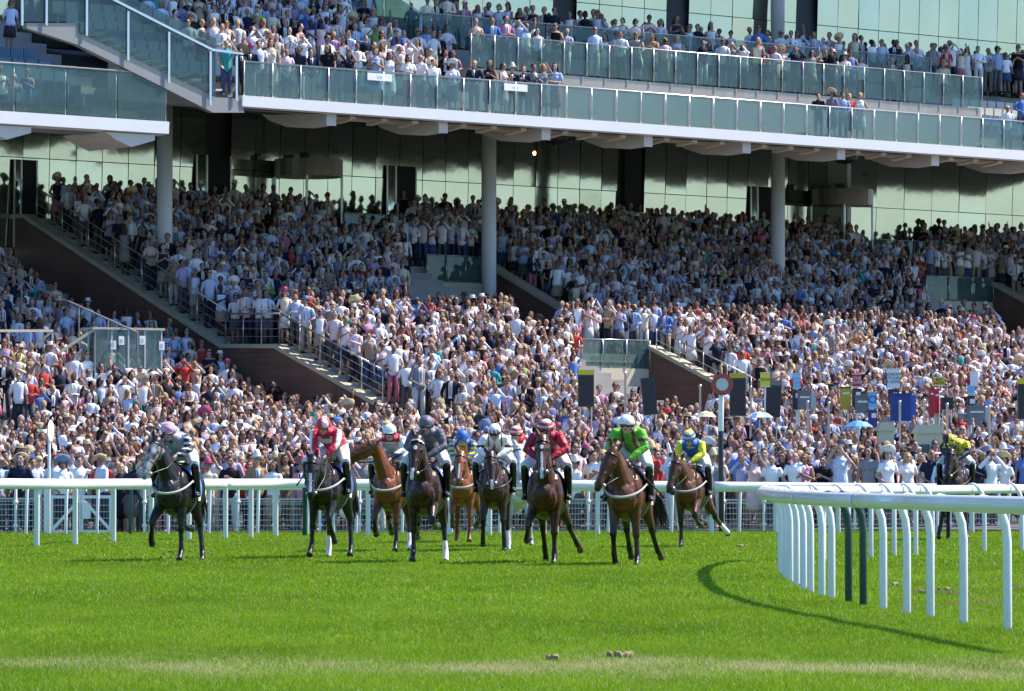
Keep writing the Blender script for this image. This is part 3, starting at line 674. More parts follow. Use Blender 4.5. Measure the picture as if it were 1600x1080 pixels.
names = ['at the far left edge', 'left of the white gate', 'right of the white gate', 'behind the black horse on the left', 'right of the leftmost black horse', 'left of the red and white jockey', 'behind the blazed black horse', 'between the blazed horse and the head turned bay', 'behind the head turned bay horse',
         'behind the grey capped jockey\'s horse', 'behind the chestnut horse', 'behind the white silks jockey\'s horse', 'behind the central maroon jockey\'s horse', 'between the maroon and green jockeys\' horses', 'behind the green jockey\'s horse', 'left of the yellow sleeved jockey\'s horse', 'below the winning post', 'left of the curved rail end', 'behind the first curved rail posts', 'behind the dark green posts', 'behind the middle white posts of the curved rail', 'left of the yellow capped rider', 'at the far right edge', 'beyond the right edge']
for (o, x), nm in zip(pans, names): tag(o, 'silver wire mesh fence panel ' + nm, 'fence panel', 'mesh fence panels along the crowd')
p, q = fpt(80), fpt(174); d = q - p; L = d.length
g = empty('gate', p, math.atan2(d.y, d.x), label='white double gate with diagonal braces in the mesh fence at left', cat='gate')
for s_ in (0, 1):
    x0, x1 = s_ * L / 2 + .02, (s_ + 1) * L / 2 - .02; hi, lo = (x1, x0) if s_ == 0 else (x0, x1)
    lf = MB().bar((x0, -.03, 0), (x0, -.03, .86), .06, .06).bar((x1, -.03, 0), (x1, -.03, .86), .06, .06).bar((x0, -.03, .84), (x1, -.03, .84), .05, .07).bar((x0, -.03, .05), (x1, -.03, .05), .05, .06).bar((lo, -.05, .08), (hi, -.05, .80), .03, .07).build('gate_leaf', M['white'], g)
    mb = MB(); [mb.bar((x0 + (x1 - x0) * i / 9, 0, .05), (x0 + (x1 - x0) * i / 9, 0, .84), .008, .008) for i in range(10)]; [mb.bar((x0, 0, z), (x1, 0, z), .012, .015) for z in (.2, .35, .5, .65)]; mb.build('mesh_wire', M['mesh'], lf)
MB().box((L * .58, -.09, .52), (.2, .02, .36)).build('notice', M['white'], g)
MB().bar((-.12, 0, -.03), (-.12, 0, 1.25), .08, .08).build('gate_post', M['white'], g); MB().bar((-.25, .03, -.03), (-.25, .03, 1.2), .07, .07).build('gate_post', M['post'], g)

# winning post: red disc with a white centre on a white and dark pole
x, D = (1127 - 800) / F_PX * 101.3, 101.3
wp = empty('winning_post', (x, D, 0), label='tall white winning post topped by a red ring with white centre', cat='winning post')
MB().tube([(0, 0, 0), (-.015, 0, 1.45 + 65 / 67.1)], [.062, .062], 12).build('lower_pole', M['black'], wp, True)
MB().tube([(-.015, 0, 1.45 + 62 / 67.1), (.012, 0, 1.45 + 140 / 67.1)], [.066, .06], 12).build('upper_pole', M['white'], wp, True)
def disc(name, r0, r1, y, th, mat, cz, parent, ry=1.0):
    n = 40; V = []; 
    for yy in (y, y + th): V += [(.02 + r * math.cos(2 * math.pi * i / n), yy, cz + r * ry * math.sin(2 * math.pi * i / n)) for r in (r0, r1) for i in range(n)]
    F = []
    for i in range(n):
        j = (i + 1) % n
        F += [(i, j, n + j, n + i), (2 * n + j, 2 * n + i, 3 * n + i, 3 * n + j), (n + i, n + j, 3 * n + j, 3 * n + i)]
        if r0 > 0: F += [(j, i, 2 * n + i, 2 * n + j)]
    return MB().add(V, F).build(name, mat, parent)
cz = 1.45 + 134 / 67.1
red = nmat('red_disc', (.42, .055, .05), .45, var=.12)
disc('red_ring', .145, .255, -.10, .07, red, cz, wp); disc('white_centre', .0, .147, -.092, .05, nmat('grey_white', (.55, .60, .57), .5), cz, wp)
# marker sign seen nearly edge-on at the left
x, D = (77 - 800) / F_PX * 98.2, 98.2
mk_ = empty('marker_post', (x, D, 0), R(74), label='thin white marker post with an oval disc seen edge on, at far left', cat='marker post')
MB().tube([(0, 0, 0), (0, 0, 2.2)], [.038, .034], 8).build('pole', M['white'], mk_, True)
MB().ell((0, -.04, 2.33), (.20, .02, .25), 20, 12).build('disc', M['white'], mk_, True)
# ------------------------------------------------------------------ people of the crowd
SKIN, HAIR, TOP, BOT, HAT, INNER, TIE, SHOE = range(8)
def person_parts(pose, woman, hair, hat, sleeve, jacket):
    """capsules and ellipsoids of one standing figure, facing -Y, 1.75 m; returns dict region -> MB builder calls"""
    s = .92 if woman else 1.0
    J = {0: [((.25, .02, 1.13), (.25, -.08, .90)), ((-.25, .02, 1.13), (-.25, -.08, .90))],
         1: [((.27, -.04, 1.13), (-.02, -.24, 1.16)), ((-.27, -.04, 1.13), (.05, -.23, 1.12))],
         2: [((.30, -.18, 1.36), (.07, -.19, 1.63)), ((-.30, -.18, 1.36), (-.07, -.19, 1.63))],
         3: [((.26, -.08, 1.14), (.04, -.30, 1.26)), ((-.26, -.08, 1.14), (-.04, -.30, 1.24))],
         4: [((.30, -.05, 1.56), (.25, -.12, 1.88)), ((-.25, .02, 1.13), (-.24, -.1, .92))],
         5: [((.29, -.16, 1.40), (.10, -.15, 1.68)), ((-.25, .0, 1.13), (-.20, -.14, .95))],
         6: [((.28, .02, 1.14), (.18, -.18, 1.02)), ((-.28, .02, 1.14), (-.16, -.20, 1.02))]}[pose]
    return s, J
def low_person(pose, woman, hair, hat, sleeve, jacket):
    s, J = person_parts(pose, woman, hair, hat, sleeve, jacket)
    mb = MB(); sh = .185 * s
    bust = .135 if woman else .12
    rings = [(.84, .165, .12), (.98, .17 if woman else .155, .125), (1.12, .135 if woman else .155, .105), (1.30, .175 * s, bust), (1.42, sh, .10), (1.475, .10, .07)]
    mb.tube([(0, 0, z) for z, a, b in rings], [(a, b) for z, a, b in rings], 10, mi=TOP, flat_caps=True)
    mb.tube([(0, 0, 1.46), (0, -.01, 1.56)], [.052, .05], 6, mi=SKIN, flat_caps=True)
    # torso front faces: shirt and tie in an open jacket
    for i, f in enumerate(mb.f):
        c = np.mean([mb.v[k] for k in f], 0)
        if jacket and mb.m[i] == TOP and c[1] < -.06 and abs(c[0]) < .07 and c[2] > 1.0: mb.m[i] = INNER
        if not jacket and woman and mb.m[i] == TOP and c[2] > 1.40: mb.m[i] = SKIN
    if jacket: mb.bar((0, -.128, 1.42), (0, -.128, 1.05), .035, .012, mi=TIE)
    mb.ell((0, -.015, 1.645), (.076, .094, .115), 8, 7, mi=SKIN)
    mb.tube([(0, -.10, 1.66), (0, -.125, 1.63)], [.012, .016], 4, mi=SKIN, flat_caps=True)
    if hair != 'bald':
        mb.ell((0, .015, 1.672), (.088, .098, .108), 8, 7, mi=HAIR)
        if hair == 'long': mb.tube([(0, .04, 1.68), (0, .075, 1.55), (0, .09, 1.42)], [(.09, .07), (.10, .055), (.08, .035)], 8, mi=HAIR, flat_caps=True)
        if hair == 'bob': mb.tube([(0, .03, 1.68), (0, .05, 1.55)], [(.098, .085), (.095, .06)], 8, mi=HAIR, flat_caps=True)
    if pose != 2 and random.random() < .4: mb.box((0, -.10, 1.665), (.125, .02, .028), mi=SHOE)     # sunglasses
    if hat == 'brim':
        mb.tube([(0, 0, 1.715), (0, 0, 1.725)], [.15, .15], 10, mi=HAT, flat_caps=True); mb.tube([(0, 0, 1.72), (0, 0, 1.82)], [.09, .08], 8, mi=HAT, flat_caps=True)
    if hat == 'wide':
        mb.tube([(0, -.02, 1.72), (0, .0, 1.735)], [.19, .185], 12, mi=HAT, flat_caps=True); mb.ell((0, 0, 1.74), (.10, .10, .09), 8, 6, mi=HAT)
    if hat == 'cap': mb.ell((0, 0, 1.70), (.088, .10, .085), 8, 6, mi=HAT); mb.box((0, -.13, 1.70), (.12, .09, .015), mi=HAT)
    for k, (e, h) in enumerate(J):
        sx = 1 if k == 0 else -1; sp = Vector((sx * (sh - .005), 0, 1.405)); e = Vector((e[0] * s, e[1], e[2])); h = Vector(h)
        mb.tube([sp, e], [.052, .042], 6, mi=TOP if sleeve > 0 else SKIN, flat_caps=True)
        mb.tube([e, h], [.041, .03], 6, mi=TOP if sleeve > 1 else SKIN, flat_caps=True)
        d = (h - e).normalized(); mb.tube([h, h + d * .09], [(.03, .02), (.028, .014)], 5, mi=SKIN, flat_caps=True)
    if woman:
        mb.tube([(0, 0, .9), (0, 0, .72), (0, 0, .5)], [(.165, .12), (.20, .15), (.21, .17)], 8, mi=BOT, flat_caps=True)
        for sx in (-.08, .08): mb.tube([(sx, 0, .52), (sx, 0, .04)], [.05, .035], 5, mi=SKIN, flat_caps=True)
    else:
        for sx in (-.09, .09): mb.tube([(sx, 0, .90), (sx * 1.1, -.01, .48), (sx * 1.2, 0, .03)], [.095, .07, .055], 6, mi=BOT, flat_caps=True)
    for sx in (-.1, .1): mb.box((sx, -.05, .03), (.09, .25, .06), mi=SHOE)
    q = [f for f in mb.f if len(f) == 4]; qm = [m for f, m in zip(mb.f, mb.m) if len(f) == 4]
    tr = []; tm = []
    for f, m in zip(mb.f, mb.m):
        if len(f) == 4: continue
        for i in range(1, len(f) - 1): tr.append((f[0], f[i], f[i + 1])); tm.append(m)
    return np.array(mb.v, np.float32), np.array(q), np.array(qm), np.array(tr), np.array(tm)

WARDROBE_TOP = [((.86, .86, .88), 42), ((.58, .68, .86), 13), ((.38, .50, .75), 6), ((.80, .62, .62), 8), ((.72, .62, .48), 9), ((.015, .02, .045), 14), ((.012, .012, .014), 9), ((.25, .25, .27), 6), ((.55, .06, .05), 2.2),
                ((.55, .25, .35), 3), ((.10, .20, .50), 3), ((.35, .25, .16), 5), ((.70, .62, .20), 1), ((.05, .35, .35), 1.2), ((.45, .40, .60), 3), ((.75, .25, .08), .8), ((.25, .5, .12), .5)]
def pick_w(tab, n):
    p = np.array([x[1] for x in tab], float); i = rng.choice(len(tab), n, p=p / p.sum()); return np.array([x[0] for x in tab])[i], i
HAIRC = [((.016, .010, .007), 44), ((.05, .028, .015), 27), ((.15, .085, .035), 10), ((.42, .30, .12), 14), ((.30, .29, .28), 6), ((.11, .035, .015), 4)]
SKINC = [((.44, .265, .20), 40), ((.33, .185, .14), 36), ((.53, .36, .29), 18), ((.10, .05, .035), 6)]
BOTC = [((.03, .035, .05), 40), ((.10, .10, .11), 20), ((.35, .30, .22), 15), ((.05, .08, .18), 15), ((.5, .15, .2), 5), ((.6, .6, .58), 8)]
HATC = [((.62, .50, .30), 40), ((.75, .73, .68), 35), ((.05, .05, .06), 12), ((.5, .1, .2), 6), ((.2, .3, .5), 7)]
PROTO = []
rs = random.getstate()
for k in range(34):
    wm = k % 5 in (1, 3); pose = random.choice([0, 0, 0, 1, 1, 3, 3, 6, 6] if k % 17 else [2, 5]) if k != 11 else 4
    PROTO.append(low_person(pose, wm, random.choice(['long', 'bob', 'long', 'short']) if wm else random.choice(['short'] * 9 + ['bald']), random.choices([None, 'brim', 'wide', 'cap'], [.93, .04, .01 if wm else .0, .02])[0],
                            random.choice([0, 0, 1]) if wm else random.choice([1, 2, 2, 2]), (not wm) and random.random() < .35))
random.setstate(rs)
def crowd_mesh(name, pos, yaw, scale, darkness=None):
    n = len(pos); wgt = np.array([.3 if (p[2] == HAT).any() else 1. for p in PROTO]); pi = rng.choice(len(PROTO), n, p=wgt / wgt.sum())
    top, _ = pick_w(WARDROBE_TOP, n); hair, _ = pick_w(HAIRC, n); skin, _ = pick_w(SKINC, n); bot, _ = pick_w(BOTC, n); hat, _ = pick_w(HATC, n)
    tie, _ = pick_w(WARDROBE_TOP[5:], n)
    top = top * rng.uniform(.8, 1.1, (n, 1)); skin = skin * rng.uniform(.8, 1.1, (n, 1))
    Vs, Qs, Ts, Cq, Ct = [], [], [], [], []; off_ = 0
    for k, (V, Q, Qm, Tr, Tm) in enumerate(PROTO):
        ids = np.nonzero(pi == k)[0]
        if not len(ids): continue
        c, s_ = np.cos(yaw[ids]), np.sin(yaw[ids])
        wx = rng.uniform(.95, 1.12, len(ids))
        x = V[None, :, 0] * (scale[ids] * wx)[:, None]; y = V[None, :, 1] * (scale[ids] * wx)[:, None]; z = V[None, :, 2] * scale[ids][:, None]
        lean = rng.normal(0, .03, (len(ids), 1))
        x = x + lean * z
        W = np.stack([x * c[:, None] - y * s_[:, None] + pos[ids, 0:1], x * s_[:, None] + y * c[:, None] + pos[ids, 1:2], z + pos[ids, 2:3]], 2)
        Vs.append(W.reshape(-1, 3)); base = off_ + np.arange(len(ids))[:, None, None] * len(V)
        Qs.append((Q[None] + base).reshape(-1, 4)); Ts.append((Tr[None] + base).reshape(-1, 3)); off_ += len(ids) * len(V)
        pal = np.stack([skin[ids], hair[ids], top[ids], bot[ids], hat[ids], np.full((len(ids), 3), .75), tie[ids], np.full((len(ids), 3), .02)], 1)
        Cq.append(pal[:, Qm].reshape(-1, 3)); Ct.append(pal[:, Tm].reshape(-1, 3))
    V = np.concatenate(Vs); Q = np.concatenate(Qs); Tt = np.concatenate(Ts)
    me = np_mesh(name, V, [Q, Tt], [M['cloth']], facecol=np.concatenate([np.concatenate(Cq), np.concatenate(Ct)]), smooth=True)
    return link(name, me)
M['cloth'] = attrmat('crowd_clothing', rough=.8, spec=.2)
def yaw_to(x, y, tx=1.0, ty=60.0, sd=.38):
    return np.arctan2(tx - x, -(ty - y)) + rng.normal(0, sd, len(x))

# where people stand -------------------------------------------------------
def in_view(P, m=25, top=-40):
    """keeps people whose head is in or near the picture"""
    z = P[:, 2] + 1.6; px = 800 + P[:, 0] / P[:, 1] * F_PX; py = 735 - (z - CAM_H) / P[:, 1] * F_PX
    return (px > -m) & (px < 1600 + m) & (py > top)
terr = []
for k in range(NROWS):
    w_ = row_w(k)
    if w_ < -5.3: continue
    ts = np.arange(T0 + .25, 38, .47); ts = ts + rng.normal(0, .08, len(ts))
    for t in ts:
        if in_vom(t, w_, .15) or rng.random() < (.05 if 5.2 < w_ < 8.1 else .04): continue
        p = S(t, w_ + rng.normal(0, .06), gT(w_)); 
        if p.z < apron(p.y) - .1: continue
        if math.hypot(t - 0, w_) < .4 or math.hypot(t - 14.7, w_) < .4 or math.hypot(t + 14.6, w_) < .4: continue
        if w_ < -3.9 and (-3.4 < t < -.1 or 24.4 < t < 28.1): continue
        terr.append(tuple(p))
for w_ in np.arange(-4.2, 14.5, .66):                   # lower left terrace
    for t in np.arange(-40, -16.5, .55):
        if rng.random() < .08: continue
        k_ = int((w_ + 8) / .9); ti = [-44, -37, -30, -23, -16.12]; j = max(i for i in range(4) if ti[i] <= t)
        zz = max(.05, gL((ti[j] + ti[j + 1]) / 2, -8 + .9 * k_ + .45))
        p = S(t + rng.normal(0, .08), w_, zz)
        if zz < apron(p.y) - .1: continue
        if -19.0 < t < -16 and w_ < 2.2 : continue
        terr.append(tuple(p))
terr = np.array(terr)
def pxy(P, z=1.75):
    return 800 + P[:, 0] / P[:, 1] * F_PX, 735 - (P[:, 2] + z - CAM_H) / P[:, 1] * F_PX
# landings kept free of people in front of the stair openings, the ramps' brick walls and the glazed rails
def tw(P): dx, dy = P[:, 0] - O_X, P[:, 1] - O_Y; return dx * UX + dy * UY, dx * NX + dy * NY
FREE = [(636, 752, 462, -2.0, 99, None), (748, 812, 450, -2, 99, 1.5), (806, 872, 482, -2, 99, 1.5), (900, 1022, 598, 9.0, 99, None), (1010, 1068, 622, 9, 99, -.4), (1060, 1106, 632, 9, 99, -.4),
        (1440, 1562, 470, -2.0, 99, None), (1558, 1610, 500, -2, 99, 29.0), (516, 624, 338, -4.4, 5, None), (1346, 1448, 378, -4.4, 5, None)]
def free_mask(P):
    px, py = pxy(P); t, w_ = tw(P); keep = np.ones(len(P), bool)
    for x0, x1, ylim, w0, w1, tmax in FREE:
        m_ = (px > x0) & (px < x1) & (py < ylim) & (w_ > w0) & (w_ < w1)
        if tmax is not None: m_ &= t < tmax
        keep &= ~m_
    return keep
terr = terr[free_mask(terr)]
lawn = []
FENCE_Y = lambda x: 99.6 + .0026 * (800 + x / 100 * F_PX)
y = 0
rows = []
d = .75
while d < 52:
    dens_step = .56 if d < 4 else .88
    rows.append(d); d += dens_step
BOOK = []                                               # areas kept clear for the bookmakers' pitches (x0, x1, y0, y1)
def clear_of(x, y):
    return any(a_ < x < b_ and c_ < y < d_ for a_, b_, c_, d_ in BOOK)
BOOK += [(2.0, 17.8, 119.5, 122.5)]
for ri, d in enumerate(rows):
    for x in np.arange(-15, 21, .50 if d < 4 else .80):
        xx = x + rng.normal(0, .15); yy = FENCE_Y(xx) + d + rng.normal(0, .13)
        if rng.random() < .07 or clear_of(xx, yy): continue
        # stop where the terraces rise above the apron
        dx, dy = xx - O_X, yy - O_Y; t = dx * UX + dy * UY; w_ = dx * NX + dy * NY
        tz = gT(w_) if t > -16.2 else gL(t, w_)
        if tz > apron(yy) + .02 and w_ < 17.4: continue
        if -16.4 < t < -15.6 and w_ < 17.6: continue
        lawn.append((xx, yy, apron(yy), ri))
lawn = np.array(lawn); lawn = lawn[free_mask(lawn)]
deck = []
def deck_row(px0, px1, w_, z, prob):
    for t in np.arange(T(px0, w_), T(px1, w_), .50):
        if rng.random() < prob: deck.append(tuple(S(t + rng.normal(0, .09), w_, z)) )
# deck spectators: (px0, px1, distance in front of the columns, floor, share of places taken)
zb2 = z2t - 1.15; zb3 = z3t - 1.15
deck_front = []
def deck_row2(lst, px0, px1, w_, z, prob):
    for t in np.arange(T(px0, w_), T(px1, w_), .50):
        if rng.random() < prob: lst.append(tuple(S(t + rng.normal(0, .09), w_ + rng.normal(0, .06), z)))
deck_row2(deck_front, 352, 560, 8.95, ZF, .62); deck_row2(deck_front, 585, 900, 8.95, ZF, .78); deck_row2(deck_front, 1268, 1345, 8.95, ZF, .62)
deck_row2(deck_front, 1575, 1600, 8.95, ZF, .8)
for k in range(1, 11):
    w_ = 8.2 - .8 * k
    deck_row2(deck, max(190, 340 - 22 * k), 600 - k * 2, w_, deck_z(w_), .7 if k < 4 else .8)
    if k < 5: deck_row2(deck, 600, 720, w_, deck_z(w_), .7)
deck_row2(deck, 735, 1300, W2 - .45, zb2, .8); deck_row2(deck, 860, 1480, W2 - 1.1, zb2, .75); deck_row2(deck, 1290, 1340, W2 - .5, zb2, .9)
deck_row2(deck, 660, 1110, W3 - .45, zb3, .95); deck_row2(deck, 1185, 1440, W3 - .45, zb3, .95); deck_row2(deck, 640, 1440, W3 - 1.2, zb3, .75)
for k in range(5): deck_row2(deck, 1460, 1640, W3 - .5 - .8 * k, zb3 + .1, .9)
deck_row2(deck, 1500, 1600, 7.2, deck_z(7.2), .1)
deck_row2(deck, 455, 560, 8.95, ZF, .1)
deck.append(tuple(S(T(40, 8.0), 8.0, ZL - .25))); deck.append(tuple(S(T(12, 4.4), 4.4, ZL + 2.4))); deck.append(tuple(S(T(5, 8.3), 8.3, ZL - .3))); deck.append(tuple(S(T(22, 8.3), 8.3, ZL - .4)))
deck = np.array(deck); deck_front = np.array(deck_front)

# people shown as individuals: the nearest on the lawn and those at the front of the balcony
lawn = lawn[in_view(lawn[:, :3], 12)]
NLAWN = 238
order = np.argsort(lawn[:, 3] * 100 + lawn[:, 0]); lawn = lawn[order]
ind_lawn, rest = lawn[:NLAWN], lawn[NLAWN:]
deck_front = deck_front[in_view(deck_front, 5)]
if CROWD:
    allp = np.concatenate([terr[in_view(terr)], rest[:, :3], deck[in_view(deck, top=-60)]])
    n = len(allp); yaw = yaw_to(allp[:, 0], allp[:, 1]); sc = rng.normal(1.0, .055, n).clip(.84, 1.12)
    cr = crowd_mesh('crowd', allp, yaw, sc)
    tag(cr, 'dense crowd of racegoers packed over the lawn, terraces and upper deck', 'crowd', kind='stuff')
    print('crowd', n, 'individuals', len(ind_lawn) + len(deck_front), 'faces', len(cr.data.polygons))

def tintmat(name, attr, rough=.75, spec=.25):
    m = bpy.data.materials.new(name); m.use_nodes = True; n = m.node_tree.nodes; l = m.node_tree.links; b = n['Principled BSDF']
    b.inputs['Roughness'].default_value = rough; b.inputs['Specular IOR Level'].default_value = spec
    oi = n.new('ShaderNodeObjectInfo'); tc = n.new('ShaderNodeTexCoord'); no = n.new('ShaderNodeTexNoise'); no.inputs['Scale'].default_value = 8; no.inputs['Detail'].default_value = 4
    l.new(tc.outputs['Object'], no.inputs['Vector'])
    mr = n.new('ShaderNodeMapRange'); mr.inputs['To Min'].default_value = .8; mr.inputs['To Max'].default_value = 1.12; l.new(no.outputs['Fac'], mr.inputs['Value'])
    v = n.new('ShaderNodeVectorMath'); v.operation = 'SCALE'; l.new(oi.outputs['Color'], v.inputs[0]); l.new(mr.outputs[0], v.inputs['Scale']); last = v.outputs[0]
    if attr:
        a_ = n.new('ShaderNodeAttribute'); a_.attribute_name = 'Col'; q = n.new('ShaderNodeVectorMath'); q.operation = 'MULTIPLY'
        l.new(last, q.inputs[0]); l.new(a_.outputs['Color'], q.inputs[1]); last = q.outputs[0]
    l.new(last, b.inputs['Base Color'])
    bp = n.new('ShaderNodeBump'); bp.inputs['Strength'].default_value = .35; bp.inputs['Distance'].default_value = .012; l.new(no.outputs['Fac'], bp.inputs['Height']); l.new(bp.outputs[0], b.inputs['Normal'])
    return m
M['skin'] = tintmat('skin', True, .55); M['fabric'] = tintmat('fabric', False, .85); M['hairm'] = tintmat('hair', False, .5); M['sungl'] = nmat('sunglass_lens', (.01, .01, .012), .15)

def fingers(mb, wrist, palm_dir, side, curl=(0, 0, -1), s=1.0, r=.0092):
    """palm, four bent fingers of different lengths and a thumb off the side of the palm"""
    w_ = Vector(wrist); d = Vector(palm_dir).normalized(); sd_ = Vector(side); sd_ = (sd_ - d * sd_.dot(d)).normalized(); c = Vector(curl).normalized()
    mb.tube([w_, w_ + d * .045 * s, w_ + d * .085 * s], [(.028, .018), (.040, .016), (.040, .014)], 8, side=sd_)
    for k, L in enumerate((.062, .074, .068, .052)):
        b = w_ + d * .085 * s + sd_ * (-.030 + .020 * k) * s; m_ = b + d * L * .5 * s + c * .008 * s; e = m_ + (d * .7 + c * .7).normalized() * L * .5 * s
        mb.tube([b, m_, e], [r, r * .95, r * .8], 6)
    b = w_ + d * .03 * s - sd_ * .034 * s; m_ = b + (d * .6 - sd_ * .8).normalized() * .035 * s; mb.tube([b, m_, m_ + (d + c * .3).normalized() * .03 * s], [r * 1.2, r * 1.1, r * .9], 6)
def face_head(mb, c, s=1.0, rot=None, jaw=True):
    """head with brow, nose, chin and ears, facing -Y"""
    c = Vector(c); q = (lambda x, y, z: c + (rot @ Vector((x, y, z)) if rot else Vector((x, y, z))) * s)
    mb.ell(c, (.074 * s, .094 * s, .104 * s), 16, 12, rot=rot)
    mb.ell(q(0, -.02, -.055), (.056 * s, .070 * s, .062 * s), 12, 8, rot=rot)
    mb.ell(q(0, -.068, -.098), (.025 * s, .022 * s, .018 * s), 8, 6)
    mb.tube([q(0, -.086, .018), q(0, -.112, -.026)], [.010 * s, .017 * s], 6)
    mb.ell(q(0, -.078, .034), (.055 * s, .02 * s, .012 * s), 10, 6)
    for sx in (-1, 1): mb.ell(q(sx * .076, .01, -.005), (.010 * s, .018 * s, .030 * s), 8, 6)
    mb.ell(q(0, -.084, -.060), (.026 * s, .012 * s, .010 * s), 8, 6)
def skin_cols(me, headc, rot=None, s=1.0):
    V = verts_of(me) - np.array(headc); 
    if rot: V = V @ np.array(rot)
    V = V / s
    c = np.ones((len(V), 3), np.float32)
    f = V[:, 1] < -.055
    lips = f & (np.abs(V[:, 2] + .060) < .011) & (np.abs(V[:, 0]) < .026); c[lips] = (.85, .45, .45)
    for sx in (-.031, .031):
        e = f & (((V[:, 0] - sx) / .017) ** 2 + ((V[:, 2] - .008) / .010) ** 2 < 1); c[e] = (.12, .12, .12)
        b = f & (np.abs(V[:, 0] - sx) < .022) & (np.abs(V[:, 2] - .034) < .007); c[b] = (.35, .3, .3)
    set_vcol(me, c)

def make_person(pose, woman, hair, hat, sleeve, jacket):
    """one spectator with a continuous body and clothes over it"""
    s, J = person_parts(pose, woman, hair, hat, sleeve, jacket); sh = .185 * s; hc = (0, -.015, 1.64)
    mb = MB(); face_head(mb, hc)
    mb.tube([(0, 0, 1.44), (0, -.008, 1.58)], [.056, .052], 10)
    mb.tube([(0, 0, .86), (0, 0, 1.0), (0, 0, 1.15), (0, 0, 1.32), (0, 0, 1.42), (0, 0, 1.47)], [(.15, .10), (.15, .11), (.13, .10), (.165 * s, .11), (.16 * s, .085), (.08, .06)], 14)
    cl = MB(); g = .014
    cl.tube([(0, 0, .86), (0, 0, 1.0), (0, 0, 1.13), (0, 0, 1.31), (0, 0, 1.42), (0, 0, 1.465)], [(.168, .125), (.162, .125), (.14 if woman else .155, .115), (.18 * s, .125), (sh - .01, .098), (.088, .068)], 14)
    if woman:
        for sx in (-.07, .07): cl.ell((sx, -.10, 1.28), (.06, .05, .06), 10, 8)
    for k, (e, h) in enumerate(J):
        sx = 1 if k == 0 else -1; sp = Vector((sx * (sh - .01), 0, 1.40)); e = Vector((e[0] * s, e[1], e[2])); h = Vector(h)
        mb.tube([sp, (sp + e) / 2, e, (e + h) / 2, h], [.046, .042, .036, .034, .024], 8)
        fingers(mb, h, (h - e), (0, 0, 1) if abs((h - e).normalized().z) < .7 else (sx, 0, 0), (-sx * .6, -.5, -.3))
        if sleeve > 0: cl.tube([sp, (sp + e) / 2] + ([e, (e + h) / 2, e + (h - e) * .93] if sleeve > 1 else []), [.062, .056] + ([.050, .046, .037] if sleeve > 1 else []), 10)
    lg = MB()
    for sx in (-1, 1):
        hip, kn, an = Vector((sx * .085, 0, .88)), Vector((sx * .10, -.02, .48)), Vector((sx * .11, .0, .07))
        mb.tube([hip, kn, an], [.075, .05, .035], 8); mb.tube([an, an + Vector((0, -.12, -.035))], [.035, .028], 6)
        if not woman: lg.tube([hip, kn, an + Vector((0, 0, .02))], [.098, .075, .062], 10)
    if woman: lg.tube([(0, 0, .93), (0, 0, .75), (0, 0, .5)], [(.165, .125), (.195, .15), (.21, .17)], 16)
    else: lg.ell((0, 0, .90), (.165, .125, .10), 12, 8)
    body = remesh(mb, .0115, 2); skin_cols(body, hc); body.materials.append(M['skin']); body.name = 'person'
    out = [('body', body, 'skin')]
    def part(nm, b, mat, vox=.016, key=None, rm=True):
        me = remesh(b, vox, 2) if rm else b.mesh(nm, [], True); me.materials.append(mat); me.name = nm; out.append((nm, me, key))
    part('jacket' if jacket else ('dress' if woman and sleeve == 0 else 'shirt'), cl, M['fabric'], key='top')
    part('skirt' if woman else 'trousers', lg, M['fabric'], key='bot')
    if hair != 'bald':
        h = MB(); h.ell((0, .012, 1.672), (.086, .097, .098), 14, 10)
        for a_ in range(9): th = a_ * .7; h.ell((.06 * math.cos(th), .02 + .06 * math.sin(th), 1.70 + .02 * math.sin(3 * th)), (.035, .035, .04), 8, 6)
        if hair in ('long', 'bob'):
            L = 1.40 if hair == 'long' else 1.55
            h.tube([(0, .035, 1.68), (0, .06, (1.68 + L) / 2), (0, .075, L)], [(.092, .07), (.105, .055), (.085, .035)], 12)
            for sx in (-1, 1): h.tube([(sx * .075, -.0, 1.68), (sx * .085, .0, 1.6), (sx * .075, -.01, L + .02)], [.026, .028, .02], 8)
        part('hair', h, M['hairm'], .014, 'hair')
    if hat:
        h = MB()
        if hat == 'brim': h.tube([(0, 0, 1.715), (0, 0, 1.728)], [.15, .152], 24, flat_caps=True).tube([(0, 0, 1.72), (0, 0, 1.79), (0, 0, 1.82)], [.092, .086, .07], 16)
        elif hat == 'wide': h.tube([(0, -.02, 1.72), (0, 0, 1.74)], [.19, .185], 28, flat_caps=True).ell((0, 0, 1.75), (.10, .10, .085), 14, 8)
        else: h.ell((0, 0, 1.70), (.09, .103, .085), 14, 8).box((0, -.135, 1.70), (.12, .09, .014))
        part('hat', h, M['fabric'], key='hat', rm=False)
    if jacket:
        t = MB(); t.prism([(-.05, 1.44), (.05, 1.44), (.015, 1.14), (-.015, 1.14)], lambda a_, b_, d: Vector((a_, d, b_)), -.146, -.10); part('shirt_front', t, M['white'], key=None, rm=False)
        t = MB(); t.prism([(-.016, 1.43), (.016, 1.43), (.022, 1.16), (0, 1.13), (-.022, 1.16)], lambda a_, b_, d: Vector((a_, d, b_)), -.155, -.147); part('tie', t, M['fabric'], key='tie', rm=False)
    return out
